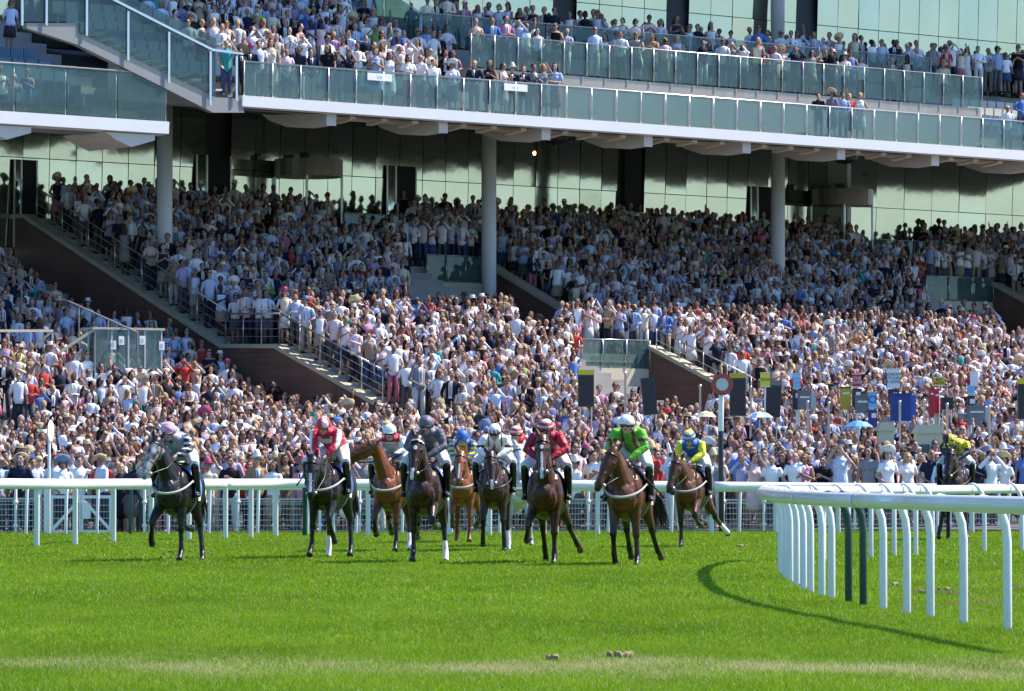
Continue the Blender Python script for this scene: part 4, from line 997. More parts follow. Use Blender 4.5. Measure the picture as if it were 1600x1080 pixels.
KINDS = [(1, 0, 'short', None, 2, 0), (6, 0, 'short', None, 2, 0), (0, 1, 'long', None, 1, 0), (0, 0, 'short', None, 1, 0), (3, 0, 'short', None, 1, 0), (6, 1, 'long', None, 0, 0), (0, 1, 'long', None, 0, 0), (2, 0, 'short', None, 2, 0), (3, 1, 'bob', None, 0, 0), (0, 0, 'short', 'brim', 2, 1), (5, 1, 'long', None, 0, 0), (6, 0, 'bald', None, 1, 0), (3, 0, 'short', None, 2, 1),
         (6, 1, 'bob', 'wide', 1, 0), (1, 1, 'long', None, 1, 0), (5, 0, 'short', None, 1, 0), (0, 0, 'short', 'cap', 1, 0), (4, 0, 'short', None, 2, 0), (6, 0, 'short', None, 2, 1), (2, 1, 'bob', None, 0, 0), (1, 0, 'short', 'brim', 2, 0)]
TOPN = ['white', 'pale blue', 'mid blue', 'dusty pink', 'beige', 'navy', 'black', 'grey', 'red', 'rose pink', 'royal blue', 'brown', 'yellow', 'teal', 'lilac', 'orange', 'lime green']
HAIRN = ['dark', 'brown', 'light brown', 'blonde', 'grey', 'auburn']
POSEN = {0: 'arms down', 1: 'arms folded', 2: 'both hands raised to eyes', 3: 'clasping hands', 4: 'one arm raised', 5: 'shading eyes', 6: 'hands on waist'}
LAND = [(77, 'thin marker post'), (270, 'pink capped jockey'), (510, 'red and white jockey'), (612, 'white capped maroon jockey'), (668, 'grey capped jockey'), (718, 'blue capped striped jockey'), (778, 'white silks jockey'), (855, 'maroon jockey'), (985, 'green jockey'), (1080, 'blue and yellow jockey'), (1127, 'winning post'), (1495, 'yellow capped jockey')]
DLAND = [(378, 'the stair foot'), (594, 'first notice board'), (764, 'the middle column'), (900, 'the dark suited man'), (1216, 'the right column'), (1600, 'the frame edge')]
ORD = ['nearest', 'second', 'third', 'fourth', 'fifth', 'sixth', 'seventh', 'eighth', 'ninth', 'tenth', 'eleventh', 'twelfth', 'thirteenth', 'fourteenth', 'fifteenth', 'sixteenth', 'seventeenth', 'eighteenth']
def individuals():
    protos = [make_person(*k) for k in KINDS]
    recs = []
    for x, y, z, r in ind_lawn: recs.append((x, y, z, int(r), 'lawn'))
    for x, y, z in deck_front: recs.append((x, y, z, 0, 'deck'))
    info = []
    for x, y, z, r, where in recs: info.append(800 + x / y * F_PX)
    # ordinal names from the landmark on the nearer side, counted within the row
    rank = {}
    for i, (rec, px) in enumerate(zip(recs, info)):
        if rec[4] == 'lawn': L = min(range(len(LAND)), key=lambda j: abs(LAND[j][0] - px)); side = 'left' if px < LAND[L][0] else 'right'
        else: L = min(range(len(DLAND)), key=lambda j: abs(DLAND[j][0] - px)); side = 'left' if px < DLAND[L][0] else 'right'
        rank.setdefault((rec[4], rec[3], L, side), []).append((abs(px - (LAND if rec[4] == 'lawn' else DLAND)[L][0]), i))
    place = {}
    for (wh, row, L, side), lst in rank.items():
        for k, (_, i) in enumerate(sorted(lst)):
            o_ = ORD[k] if k < len(ORD) else 'number %d' % (k + 1)
            if wh == 'lawn': place[i] = ['front', 'second', 'third', 'fourth', 'fifth', 'sixth', 'seventh', 'eighth', 'ninth'][row] + ' row, ' + (o_ + ' ' + side + ' of ' if k else 'just ' + side + ' of ') + LAND[L][1]
            else: place[i] = 'balcony front, ' + o_ + ' ' + side + ' of ' + DLAND[L][1]
    lab_seen = set()
    n = len(recs); top, ti = pick_w(WARDROBE_TOP, n); hair, hi = pick_w(HAIRC, n); skin, _ = pick_w(SKINC[:3] * 1, n); bot, _ = pick_w(BOTC, n); hatc, _ = pick_w(HATC, n); tie, _ = pick_w(WARDROBE_TOP[5:], n)
    for i, (x, y, z, r, where) in enumerate(recs):
        ki = int(rng.integers(0, len(KINDS))); pr = protos[ki]; K = KINDS[ki]
        if K[5] and ti[i] < 4: ti[i] = 5; top[i] = WARDROBE_TOP[5][0]
        if where == 'deck' and 875 < info[i] < 915: ki = 18; pr = protos[18]; K = KINDS[18]; ti[i] = 6; top[i] = WARDROBE_TOP[6][0]
        o = link('person', pr[0][1]); o.location = (x, y, z)
        o.rotation_euler = (0, 0, float(yaw_to(np.array([x]), np.array([y]))[0])); s_ = float(rng.normal(1, .05)); o.scale = (s_ * 1.04, s_ * 1.04, s_)
        sk = skin[i] * rng.uniform(.85, 1.1); o.color = (*sk, 1)
        cols = dict(top=top[i], bot=(top[i] if K[1] and K[4] == 0 else bot[i]), hair=hair[i], hat=hatc[i], tie=tie[i])
        for nm, me, key in pr[1:]:
            c = link(nm, me, o)
            if key: c.color = (*cols[key], 1)
        garment = 'jacket' if K[5] else ('dress' if K[1] and K[4] == 0 else 'shirt')
        head = {None: HAIRN[hi[i]] + ' hair' if K[2] != 'bald' else 'a bare head', 'brim': 'brimmed hat', 'wide': 'wide hat', 'cap': 'peaked cap'}[K[3]]
        lab = 'person in %s %s, %s, %s' % (TOPN[ti[i]], garment, head, place[i])
        if len(lab.split()) > 16: lab = lab.replace(' hair', '').replace(' row,', ' row').replace('just ', '')
        tag(o, lab, 'person', 'spectators in the front rows by the rail' if where == 'lawn' else 'spectators along the front of the balcony')
if CROWD: individuals()
# ------------------------------------------------------------------ horses and jockeys
M['coat'] = attrmat('horse_coat', rough=.38, spec=.35, bump=.5, bscale=5)
M['silk'] = attrmat('racing_silks', rough=.5, spec=.45, bump=.9, bscale=9)
M['jskin'] = attrmat('jockey_skin', rough=.5, spec=.4)
M['leather'] = nmat('dark_leather', (.025, .015, .010), .35, var=.3)
M['boot'] = nmat('black_boot', (.012, .012, .013), .25, var=.2)
M['strap'] = nmat('breast_strap', (.45, .45, .42), .7, var=.15)
M['webbing'] = nmat('white_webbing', (.75, .75, .70), .6)
M['hoof'] = nmat('hoof_horn', (.05, .04, .03), .5, var=.3)
M['eye'] = nmat('dark_eye', (.006, .004, .003), .08)
M['steelb'] = nmat('bright_steel', (.6, .6, .6), .25, metal=.9)
sind, cosd = lambda a: math.sin(R(a)), lambda a: math.cos(R(a))

def front_leg(x, s, a1, a2, a3):
    """x side, s sideways drift at the hoof, a1 forearm swung forward, a2 knee bend, a3 fetlock bend"""
    E = Vector((x, -.46, 1.02)); K = E + Vector((s * .45, -sind(a1) * .47, -cosd(a1) * .47))
    c = a1 - a2; Fk = K + Vector((s * .35, -sind(c) * .33, -cosd(c) * .33)); p = c - a3
    C = Fk + Vector((s * .1, -sind(p + 25) * .12, -cosd(p + 25) * .12)); Hf = C + Vector((0, -sind(p + 25) * .075, -cosd(p + 25) * .075))
    return dict(E=E, K=K, F=Fk, C=C, H=Hf)
def hind_leg(x, s, g1, c1, a3):
    """g1 gaskin swung back, c1 cannon swung back relative to upright"""
    E = Vector((x, .40, 1.00)); K = E + Vector((s * .45, sind(g1) * .46, -cosd(g1) * .46))
    Fk = K + Vector((s * .4, sind(c1) * .40, -cosd(c1) * .40)); p = -c1 - a3
    C = Fk + Vector((s * .1, -sind(p + 25) * .12, -cosd(p + 25) * .12)); Hf = C + Vector((0, -sind(p + 25) * .075, -cosd(p + 25) * .075))
    return dict(E=E, K=K, F=Fk, C=C, H=Hf)

def make_horse(name, cfg):
    root = empty(name, (0, 0, 0)); hd = cfg['head']
    fl = [front_leg(-.15, *cfg['fl']), front_leg(.15, *cfg['fr'])]; hl = [hind_leg(-.16, *cfg['hl']), hind_leg(.16, *cfg['hr'])]
    zmin = min(l['H'].z for l in fl + hl); dz = -zmin + cfg.get('lift', 0)
    mb = MB()
    mb.tube([(0, -.72, 1.17), (0, -.62, 1.16), (0, -.40, 1.155), (0, -.12, 1.135), (0, .15, 1.145), (0, .42, 1.20), (0, .66, 1.27), (0, .86, 1.25), (0, .95, 1.22)],
            [(.15, .20), (.225, .30), (.265, .375), (.295, .40), (.305, .38), (.29, .335), (.285, .30), (.22, .25), (.12, .16)], 20)
    mb.tube([(0, -.55, 1.40), (0, -.32, 1.50), (0, -.05, 1.46)], [(.07, .10), (.065, .10), (.06, .08)], 10)          # withers
    mb.ell((0, -.64, 1.08), (.21, .14, .22), 12, 8)                                                                  # breast
    for sx in (-1, 1):
        mb.ell((sx * .165, -.47, 1.16), (.115, .20, .32), 12, 8); mb.ell((sx * .10, -.66, 1.08), (.11, .11, .19), 10, 8)
        mb.ell((sx * .155, .62, 1.18), (.145, .27, .30), 12, 8); mb.ell((sx * .16, .52, 1.02), (.10, .19, .20), 12, 8)
    # neck and head
    poll = Vector(hd['poll']); muz = Vector(hd['muz']); muz = poll + (muz - poll) * 1.14
    nb = Vector((0, -.50, 1.33)); n1 = nb.lerp(poll, .35) + Vector((0, .01, -.04)); n2 = nb.lerp(poll, .7) + Vector((0, .02, 0))
    mb.tube([nb, n1, n2, poll], [(.185, .29), (.135, .235), (.108, .185), (.095, .13)], 14)
    hdv = (muz - poll); L = hdv.length; hdir = hdv.normalized()
    sd_ = Vector((1, 0, 0)) if not hd.get('turn') else Vector((cosd(hd['turn']), -sind(hd['turn']), 0)); sd_ = (sd_ - hdir * sd_.dot(hdir)).normalized()
    front = sd_.cross(hdir).normalized()
    if front.dot(Vector((0, -1, .4))) < 0 and not hd.get('turn'): front = -front
    if hd.get('turn') and front.z < 0: front = -front
    hp = lambda a, b, c: poll + hdir * (a * L) + sd_ * b + front * c
    mb.tube([hp(-.02, 0, 0), hp(.18, 0, -.01), hp(.36, 0, .0), hp(.55, 0, .015), hp(.75, 0, .02), hp(.90, 0, .015), hp(1.0, 0, .0)],
            [(.092, .105), (.108, .138), (.102, .128), (.074, .096), (.060, .076), (.065, .072), (.052, .056)], 14, side=sd_)
    mb.tube([hp(.22, 0, -.07), hp(.42, 0, -.085), hp(.6, 0, -.055 - .02 * hd.get('open', 0))], [(.055, .06), (.058, .055), (.036, .035)], 10, side=sd_)
    if hd.get('open'): mb.tube([hp(.58, 0, -.06), hp(.80, 0, -.105), hp(.93, 0, -.115)], [(.036, .03), (.032, .022), (.03, .02)], 8, side=sd_)
    for sx in (-1, 1):
        mb.ell(hp(.30, sx * .082, .050), (.026, .03, .03), 8, 6)
        mb.ell(hp(.93, sx * .036, .032), (.024, .024, .026), 8, 6)
        er = hp(-.06, sx * .055, .03); ed = (-hdir * .75 + sd_ * sx * .22 + front * .12 * (1 if cfg.get('ears', 1) > 0 else -3)).normalized()
        mb.tube([er, er + ed * .07, er + ed * .13, er + ed * .165], [(.028, .022), (.040, .020), (.027, .014), (.010, .007)], 8, side=sd_)
    # legs, each tapering with a marked knee or hock
    for l in fl:
        m_ = l['E'].lerp(l['K'], .5)
        mb.tube([l['E'] + Vector((0, 0, .10)), l['E'], m_, l['K'] + Vector((0, 0, .05)), l['K'], l['K'].lerp(l['F'], .18), l['K'].lerp(l['F'], .6), l['F'], l['C'], l['H']],
                [(.125, .17), (.108, .135), (.078, .098), (.056, .062), (.059, .064), (.041, .046), (.036, .042), (.046, .050), (.042, .046), (.052, .058)], 12)
    for l in hl:
        m_ = l['E'].lerp(l['K'], .5)
        mb.tube([l['E'] + Vector((0, .04, .12)), l['E'], m_, l['K'] + Vector((0, -.01, .05)), l['K'], l['K'].lerp(l['F'], .18), l['K'].lerp(l['F'], .6), l['F'], l['C'], l['H']],
                [(.145, .22), (.118, .17), (.080, .11), (.053, .072), (.054, .068), (.042, .053), (.038, .044), (.047, .052), (.043, .047), (.052, .058)], 12)
        mb.ell(l['K'] + Vector((0, .045, .02)), (.022, .03, .05), 8, 6)
    me = remesh(mb, .0135, 2, .45)
    V = verts_of(me)
    # coat pattern: body colour, dark points, markings
    body, pts_, belly = np.array(cfg['coat'][0]), np.array(cfg['coat'][1]), np.array(cfg['coat'][2])
    c = np.tile(body, (len(V), 1)).astype(np.float32)
    def nz(V, s, k): return np.sin(V[:, 0] * s + k) * np.sin(V[:, 1] * s * 1.3 + k * 2) * np.sin(V[:, 2] * s * .9 + k * 3)
    def mixin(mask, col):
        nonlocal c
        mask = np.clip(np.asarray(mask, float), 0, 1)[:, None]; c = c * (1 - mask) + np.array(col)[None] * mask
    legs = []
    for l, fore in ((fl[0], 1), (fl[1], 1), (hl[0], 0), (hl[1], 0)): legs.append(l)
    def near_leg(l, a, b, r):
        A, B = np.array(l[a]), np.array(l[b]); d = B - A; t = np.clip(((V - A) @ d) / (d @ d), 0, 1); return np.linalg.norm(V - (A + t[:, None] * d), axis=1) < r
    for l in legs:
        k = near_leg(l, 'K', 'F', .085) | near_leg(l, 'F', 'H', .09); mixin(k.astype(float) * .95, pts_)
        k = near_leg(l, 'E', 'K', .10) & (V[:, 2] < .95); g = np.clip((.92 - V[:, 2]) / .35, 0, 1); mixin(k.astype(float) * g * .8, pts_)
    mixin(np.clip(nz(V, 9, 1) * .8, 0, .35), belly); 
    hv = (V - np.array(poll)) @ np.array(hdir) / L; lat = np.abs((V - np.array(poll)) @ np.array(sd_)); fr = (V - np.array(poll)) @ np.array(front)
    isHead = (np.linalg.norm(V - (np.array(poll) + np.clip(hv, 0, 1.05)[:, None] * L * np.array(hdir)), axis=1) < .17) & (hv > .0)
    mixin(isHead.astype(float) * np.clip((hv - .78) / .2, 0, 1) * .8, cfg.get('muzzle', tuple(pts_)))
    mk = cfg.get('marks', '')
    if 'star' in mk: mixin(isHead & (fr > .0) & (((hv - .28) / .06) ** 2 + (lat / .030) ** 2 < 1), (.75, .74, .72))
    if 'blaze' in mk: mixin(isHead & (fr > .0) & (hv > .2) & (hv < .97) & (lat < .022 + .016 * (hv > .8).astype(float)), (.75, .74, .72))
    if 'stripe' in mk: mixin(isHead & (fr > .0) & (hv > .40) & (hv < .90) & (lat < (.024 if 'stripe2' in mk else .016)), (.75, .74, .72))
    if 'snip' in mk: mixin(isHead & (fr > .0) & (hv > .82) & (lat < .026), (.72, .66, .62))
    if 'greyface' in mk: mixin((isHead & (hv > .1)).astype(float) * np.clip(.55 + nz(V, 30, 2), .1, 1), (.42, .41, .40))
    for i, l in enumerate(legs):
        if str(i) in mk: mixin(near_leg(l, 'F', 'H', .08) | near_leg({'A': l['K'].lerp(l['F'], .72), 'F': l['F']}, 'A', 'F', .075), (.78, .76, .73))
    set_vcol(me, c); me.materials.append(M['coat']); me.transform(Matrix.Translation((0, 0, dz))); me.name = 'body'
    bo = link('body', me, root)
    up = Vector((0, 0, dz))
    def part(nm, b, mat, smooth=True, parent=None):
        m_ = b.mesh(nm, mat, smooth); m_.transform(Matrix.Translation(up)); return link(nm, m_, parent or root)
    for l in legs:
        d = (l['H'] - l['C']).normalized(); n = 14
        part('hoof', MB().tube([l['C'].lerp(l['H'], .45), l['H'] + d * .012], [(.044, .05), (.056, .064)], 14, flat_caps=True), M['hoof'], True)
    for sx in (-1, 1): part('eye', MB().ell(hp(.30, sx * .100, .058), (.014, .02, .02), 8, 6), M['eye'])
    # mane, forelock and tail of many thin locks
    mn = cfg.get('mane', (.012, .010, .009)); mm = nmat('mane_hair', mn, .45, var=.3, scale=30)
    mb = MB(); rr = random.Random(len(name) * 7 + int(cfg['px']))
    for i in range(46):
        t = i / 45; b = nb.lerp(poll, .1 + .9 * t) + Vector((0, .10 * (1 - t) + .06, .12 * (1 - t) + .075)); k = rr.uniform(-1, 1)
        mb.tube([b, b + Vector((.05 + .02 * k, .03, -.03)), b + Vector((.105 + .03 * k, .05, -.13 + .04 * k))], [.016, .013, .004], 4)
    for i in range(7): k = rr.uniform(-1, 1); mb.tube([hp(-.06, k * .02, .05), hp(.08, k * .035, .10), hp(.20, k * .04, .10)], [.012, .012, .004], 4)
    part('mane', mb, mm)
    mb = MB(); tx, ty = cfg.get('tail', (.0, .25))
    for i in range(60):
        a_, k, q = rr.uniform(-1, 1), rr.uniform(-1, 1), rr.uniform(.75, 1.1)
        b = Vector((a_ * .02, .93, 1.30))
        mb.tube([b, b + Vector((tx * .3 + a_ * .03, .10 + ty * .4 + k * .02, -.06)), b + Vector((tx * .7 + a_ * .08, .13 + ty * .8 + k * .06, -.28 * q)), b + Vector((tx + a_ * .09, .10 + ty + k * .08, -.62 * q))], [.018, .020, .017, .004], 4)
    part('tail', mb, mm)
    # tack: bridle, bit, reins, breastplate, girth, saddle, number cloth
    mb = MB()
    def ringat(a, rx, ry, off_=0, r=.0085, m_=M['leather'], n=16, oc=0):
        pts = [hp(a, rx * math.cos(2 * math.pi * i / n), oc + ry * math.sin(2 * math.pi * i / n) + off_) for i in range(n + 1)]; return pts
    mb.tube(ringat(.60, .074, .098, 0), [.009] * 17, 5); mb.tube([hp(.08, sx * .088, 0) if False else hp(.10, -.106, 0), hp(.11, -.08, .10), hp(.10, 0, .128), hp(.11, .08, .10), hp(.10, .106, 0)], [.012] * 5, 5)
    for sx in (-1, 1): mb.tube([hp(.0, sx * .098, -.02), hp(.35, sx * .112, -.02), hp(.60, sx * .077, -.01), hp(.84, sx * .070, -.02)], [.009] * 4, 5)
    part('bridle', mb, cfg.get('bridle') or M['leather'])
    if cfg.get('noseband'): part('noseband', MB().tube(ringat(.56, .080, .104), [.024] * 17, 6), nmat('sheepskin', (.62, .60, .55), .95, bump=.6, scale=40))
    if cfg.get('browband'): part('browband', MB().tube([hp(.09, -.104, .03), hp(.08, -.06, .108), hp(.07, 0, .132), hp(.08, .06, .108), hp(.09, .104, .03)], [.016] * 5, 6), M['webbing'])
    for sx in (-1, 1): part('bit_ring', MB().tube([hp(.86, sx * .064, -.02 + .0), hp(.86, sx * .072, -.03)], [.028, .028], 10), M['steelb'])
    hands = Vector((cfg.get('hx', 0), -.56, 1.66 + cfg.get('hz', 0)))
    mb = MB()
    for sx in (-1, 1): mb.tube([hp(.86, sx * .068, -.03), hp(.86, sx * .068, -.03).lerp(hands + Vector((sx * .07, 0, 0)), .5) + Vector((sx * .06, 0, -.04)), hands + Vector((sx * .07, .0, 0))], [.008] * 3, 5)
    part('reins', mb, cfg.get('reins') or M['leather'])
    if cfg.get('breast', 1):
        zb = 1.31; n = 14
        pts = [Vector((.312 * math.cos(math.pi + math.pi * i / n) * 1.0, -.34 - .575 * abs(math.sin(math.pi * i / n)) ** .8, zb - .19 * math.sin(math.pi * i / n))) for i in range(n + 1)]
        pts = [Vector((-.318, -.1, 1.30))] + pts + [Vector((.318, -.1, 1.30))]
        part('breast_girth', MB().tube(pts, [(.020, .008)] * len(pts), 6, side=(0, 0, 1)), M['strap'] if cfg.get('breast', 1) == 1 else M['leather'])
        part('neck_strap', MB().tube([(-.20, -.55, 1.33), (-.15, -.62, 1.52), (0, -.52, 1.66), (.15, -.62, 1.52), (.20, -.55, 1.33)], [(.014, .006)] * 5, 5), M['leather'])
    n = 20; pts = [Vector((.308 * math.sin(2 * math.pi * i / n), .0, 1.140 + .402 * math.cos(2 * math.pi * i / n))) for i in range(n + 1)]
    part('girth', MB().tube(pts, [(.035, .008)] * (n + 1), 6, side=(0, 1, 0)), nmat('girth_webbing', (.30, .30, .27), .8))
    cl = cfg['cloth']; mb = MB(); arc = [R(a) for a in range(-112, 113, 8)]
    V_ = []; ys = (-.17, .05, .32)
    for yy in ys:
        for a_ in arc: V_.append(((.328) * math.sin(a_), yy - .04 * abs(math.sin(a_)), 1.175 + .385 * math.cos(a_)))
    k = len(arc); F_ = [(j * k + i, j * k + i + 1, (j + 1) * k + i + 1, (j + 1) * k + i) for j in range(len(ys) - 1) for i in range(k - 1)]
    V2 = [(x * .975, y, 1.17 + (z - 1.17) * .975) for x, y, z in V_]; o_ = len(V_)
    mb.add(V_ + V2, F_ + [tuple(q + o_ for q in f[::-1]) for f in F_])
    sc_ = part('saddle_cloth', mb, nmat('saddle_cloth', cl, .7, var=.08, scale=12))
    for sx in (-1, 1):
        mb = MB(); fn = lambda a_, b_, d: Vector((sx * (.330 + d), a_, b_)); z0 = 1.00
        mb.prism([(-.02, z0), (.13, z0), (.13, z0 + .16), (-.02, z0 + .16)], fn, .0, .006)
        part('number_patch', mb, M['webbing'], False, sc_)
    num = cfg.get('num')
    part('saddle', MB().tube([(0, -.17, 1.57), (0, -.02, 1.545), (0, .16, 1.555), (0, .25, 1.59)], [(.09, .03), (.15, .02), (.16, .022), (.12, .025)], 12), M['leather'])
    for sx in (-1, 1):
        fx = Vector((sx * .33, -.10 + cfg.get('foot', 0), 1.10)); mb = MB().tube([(sx * .20, -.05, 1.52), (sx * .32, -.05, 1.36), fx + Vector((0, .04, .10))], [(.012, .006)] * 3, 5)
        n = 12; pts = [fx + Vector((sx * .05 * math.cos(2 * math.pi * i / n), .02, .02 + .07 * math.sin(2 * math.pi * i / n))) for i in range(n + 1)]
        mb.tube(pts, [.009] * (n + 1), 5); part('stirrup', mb, M['steelb'])
    return root, dz, hands

def make_jockey(cfg, dz, hands):
    """crouched rider: continuous body, silks, breeches, boots, helmet, goggles"""
    root = empty('jockey', (0, 0, 0)); j = cfg['j']; ly = j.get('lean', 0); up_ = j.get('up', 0); lx = j.get('lx', 0)
    hip = Vector((lx * .3, .42 + ly * .5, 1.78 + up_ * .6)); chest = Vector((lx * .8, -.20 + ly, 1.975 + up_)); neck = Vector((lx, -.38 + ly, 2.03 + up_)); hc = Vector((lx + j.get('hdx', 0), -.50 + ly, 2.115 + up_ + j.get('hdz', 0)))
    pit = R(j.get('pitch', 8)); rot = Matrix.Rotation(R(j.get('turn', 0)), 3, 'Z') @ Matrix.Rotation(pit, 3, 'X')
    mb = MB(); face_head(mb, hc, 1.10, rot)
    mb.tube([neck + Vector((0, .04, -.03)), hc + Vector((0, .03, -.06))], [.056, .054], 10)
    mb.tube([hip, hip.lerp(chest, .45) + Vector((0, 0, .04)), chest, neck], [(.13, .10), (.125, .105), (.165, .11), (.09, .07)], 14)
    cl = MB(); br = MB(); bt = [MB(), MB()]
    cl.tube([hip + Vector((0, .02, .03)), hip.lerp(chest, .45) + Vector((0, 0, .05)), chest + Vector((0, 0, .01)), neck + Vector((0, .01, -.005))], [(.175, .15), (.19, .155), (.225, .155), (.105, .082)], 16)
    br.tube([hip + Vector((0, -.05, -.03)), hip, hip + Vector((0, .09, -.03))], [(.14, .11), (.165, .13), (.12, .10)], 14)
    for k, sx in enumerate((-1, 1)):
        sh = chest + Vector((sx * .205, -.10, .015)); hd_ = hands + Vector((sx * .065, .02, .02)); mid = (sh + hd_) / 2
        el = mid + Vector((sx * j.get('elb', .10), .07, -.01 + j.get('elz', 0))); 
        if j.get('arms') == 'straight': el = mid + Vector((sx * .045, .02, 0))
        mb.tube([chest + Vector((sx * .10, -.04, .03)), sh, el, hd_], [.05, .045, .034, .024], 9)
        d = (hd_ - el).normalized(); fingers(mb, hd_, Vector((-sx * .35, -.6, -.45)), (0, -.3, .9), (-sx * .4, .8, -.4), .9)
        cl.tube([chest + Vector((sx * .09, -.03, .03)), sh, (sh + el) / 2, el, el.lerp(hd_, .55), el.lerp(hd_, .90)], [.095, .088, .078, .070, .060, .038], 12)
        kn = Vector((sx * .335 + lx * .3, -.32, 1.585)); ft = Vector((sx * .335, -.10 + cfg.get('foot', 0), 1.14)); hj = hip + Vector((sx * .11, -.02, -.03))
        mb.tube([hj, kn, ft], [.08, .05, .034], 10); mb.tube([ft, ft + Vector((sx * .01, -.11, -.045))], [.030, .020], 8)
        br.tube([hj, hj.lerp(kn, .5) + Vector((0, 0, .02)), kn, kn.lerp(ft, .3)], [.12, .10, .078, .066], 12)
        bt[k].tube([kn.lerp(ft, .07), kn.lerp(ft, .5), ft + Vector((0, .01, 0)), ft + Vector((0, .02, -.045))], [.068, .064, .052, .046], 12)
        bt[k].tube([ft + Vector((0, .045, -.05)), ft + Vector((sx * .01, -.04, -.05)), ft + Vector((sx * .015, -.15, -.055))], [(.045, .04), (.052, .046), (.046, .038)], 10)
    shift = Matrix.Translation((0, 0, dz - .0))
    me = remesh(mb, .0095, 2); V = verts_of(me); skin_cols(me, tuple(hc), rot)
    a_ = me.attributes['Col']; c = np.empty(len(me.vertices) * 4, np.float32); a_.data.foreach_get('color', c); c = c.reshape(-1, 4); c[:, :3] *= np.array(j.get('skin', (.52, .32, .25))); a_.data.foreach_set('color', c.ravel())
    me.materials.append(M['jskin']); me.transform(shift); me.name = 'body'; link('body', me, root)
    def part(nm, b, mat, vox=.013, colf=None, rm=True, parent=None, smooth=True):
        m_ = remesh(b, vox, 2) if rm else b.mesh(nm, [], smooth)
        if colf: set_vcol(m_, colf(verts_of(m_)))
        m_.materials.append(mat); m_.transform(shift); m_.name = nm; return link(nm, m_, parent or root)
    ctx = dict(chest=np.array(chest), neck=np.array(neck), hip=np.array(hip), hc=np.array(hc), hands=np.array(hands))
    part('silks', cl, M['silk'], .012, lambda V: j['silk'](V, ctx))
    part('breeches', br, M['silk'], .013, lambda V: np.tile(np.array(j.get('breech', (.80, .80, .78))), (len(V), 1)))
    for b in bt: part('boot', b, M['boot'], .012)
    # helmet with silk cover, peak, goggles
    h = MB(); h.ell((0, .012, .035), (.122, .145, .128), 20, 14)
    V = np.array(h.v); keep = [f for f in h.f if np.mean([V[k][2] for k in f]) > .010 - .06 * (np.mean([V[k][1] for k in f]) > .03)]
    h.f = keep; h.m = [0] * len(keep)
    def place(b): b.v = [tuple(Vector(hc) + rot @ Vector(v)) for v in b.v]; return b
    cap = place(h); m_ = cap.mesh('helmet', [], True); Vl = (verts_of(m_) - np.array(hc)) @ np.array(rot); set_vcol(m_, j['cap'](Vl)); m_.materials.append(M['silk'])
    m_.transform(shift); ho = link('helmet', m_, root); so_ = ho.modifiers.new('thickness', 'SOLIDIFY'); so_.thickness = .006
    pk = MB(); n = 12
    V_ = [(.102 * math.sin(R(-65 + 130 * i / n)), -.118 * math.cos(R(-65 + 130 * i / n)) + .01, .035) for i in range(n + 1)] + [(.112 * math.sin(R(-65 + 130 * i / n)), -.178 * math.cos(R(-65 + 130 * i / n)) + .02, .020) for i in range(n + 1)]
    pk.add(V_ + [(x, y, z - .008) for x, y, z in V_], [(i, i + 1, n + 2 + i, n + 1 + i) for i in range(n)] + [(2 * n + 2 + n + 1 + i, 2 * n + 2 + n + 2 + i, 2 * n + 2 + i + 1, 2 * n + 2 + i) for i in range(n)] + [(n + 1 + i, n + 2 + i, 3 * n + 4 + i, 3 * n + 3 + i) for i in range(n)])
    part('peak', place(pk), nmat('cap_peak', j.get('peak', (.02, .02, .02)), .5), rm=False, parent=ho)
    gg = MB(); gg.tube([(-.086, -.060, .010), (-.050, -.104, .008), (0, -.119, .010), (.050, -.104, .008), (.086, -.060, .010)], [(.026, .012), (.030, .012), (.020, .010), (.030, .012), (.026, .012)], 8, side=(0, 0, 1)); part('goggles', place(gg), M['eye'], rm=False)
    st_ = MB(); st_.tube([(-.085, .0, .0), (-.070, -.035, -.07), (0, -.06, -.125), (.070, -.035, -.07), (.085, .0, .0)], [.008] * 5, 5); part('chin_strap', place(st_), M['leather'], rm=False)
    if j.get('whip'):
        wx = j['whip']; p = hands + Vector((wx * .07, 0, 0)); part('whip', MB().tube([p + Vector((0, -.05, .06)), p + Vector((wx * .22, .12, -.22)), p + Vector((wx * .42, .25, -.46))], [.012, .009, .014], 6), M['black'], rm=False)
    return root

# silks and caps: colour patterns of the cloth -------------------------------------------------
Wh, Bk, Nv = np.array((.82, .82, .80)), np.array((.012, .012, .014)), np.array((.012, .016, .05))
def col(c, n): return np.tile(np.array(c, float), (n, 1))
def is_arm(V, c): d = V - c['chest']; return (np.abs(d[:, 0]) > .165) | ((V[:, 1] < c['chest'][1] - .16) & (V[:, 2] < c['chest'][2] - .02))
def upper(V, c): return V[:, 2] > c['chest'][2] - .10
def s1(V, c):
    o = col((.30, .33, .42), len(V)); a = is_arm(V, c); o[a] = (.78, .80, .86); band = np.sin((V[:, 2] + V[:, 1] * .3) * 62) > -.55; o[a & band] = Nv; o[a & (V[:, 0] < c['chest'][0])] = Nv; right = (V[:, 0] - c['chest'][0]) < 0; o[right & ~a & upper(V, c)] = (.10, .12, .17)
    o[(~a) & (V[:, 2] < c['chest'][2] - .02) & (V[:, 0] < .15)] = (.38, .46, .52); return o
def s2(V, c):
    o = col((.66, .02, .05), len(V)); a = is_arm(V, c); x = V[:, 0] - c['chest'][0]; o[a & (np.abs(np.abs(x) - .235) < .035)] = Wh; o[(~a) & (V[:, 2] < c['chest'][2] - .03) & (V[:, 1] < c['chest'][1])] = (.80, .78, .80)
    d = V - c['chest']; o[(np.abs(d[:, 0]) < .075) & (d[:, 2] < -.03) & (d[:, 2] > -.07) & (d[:, 1] < 0)] = (.6, .03, .06); return o
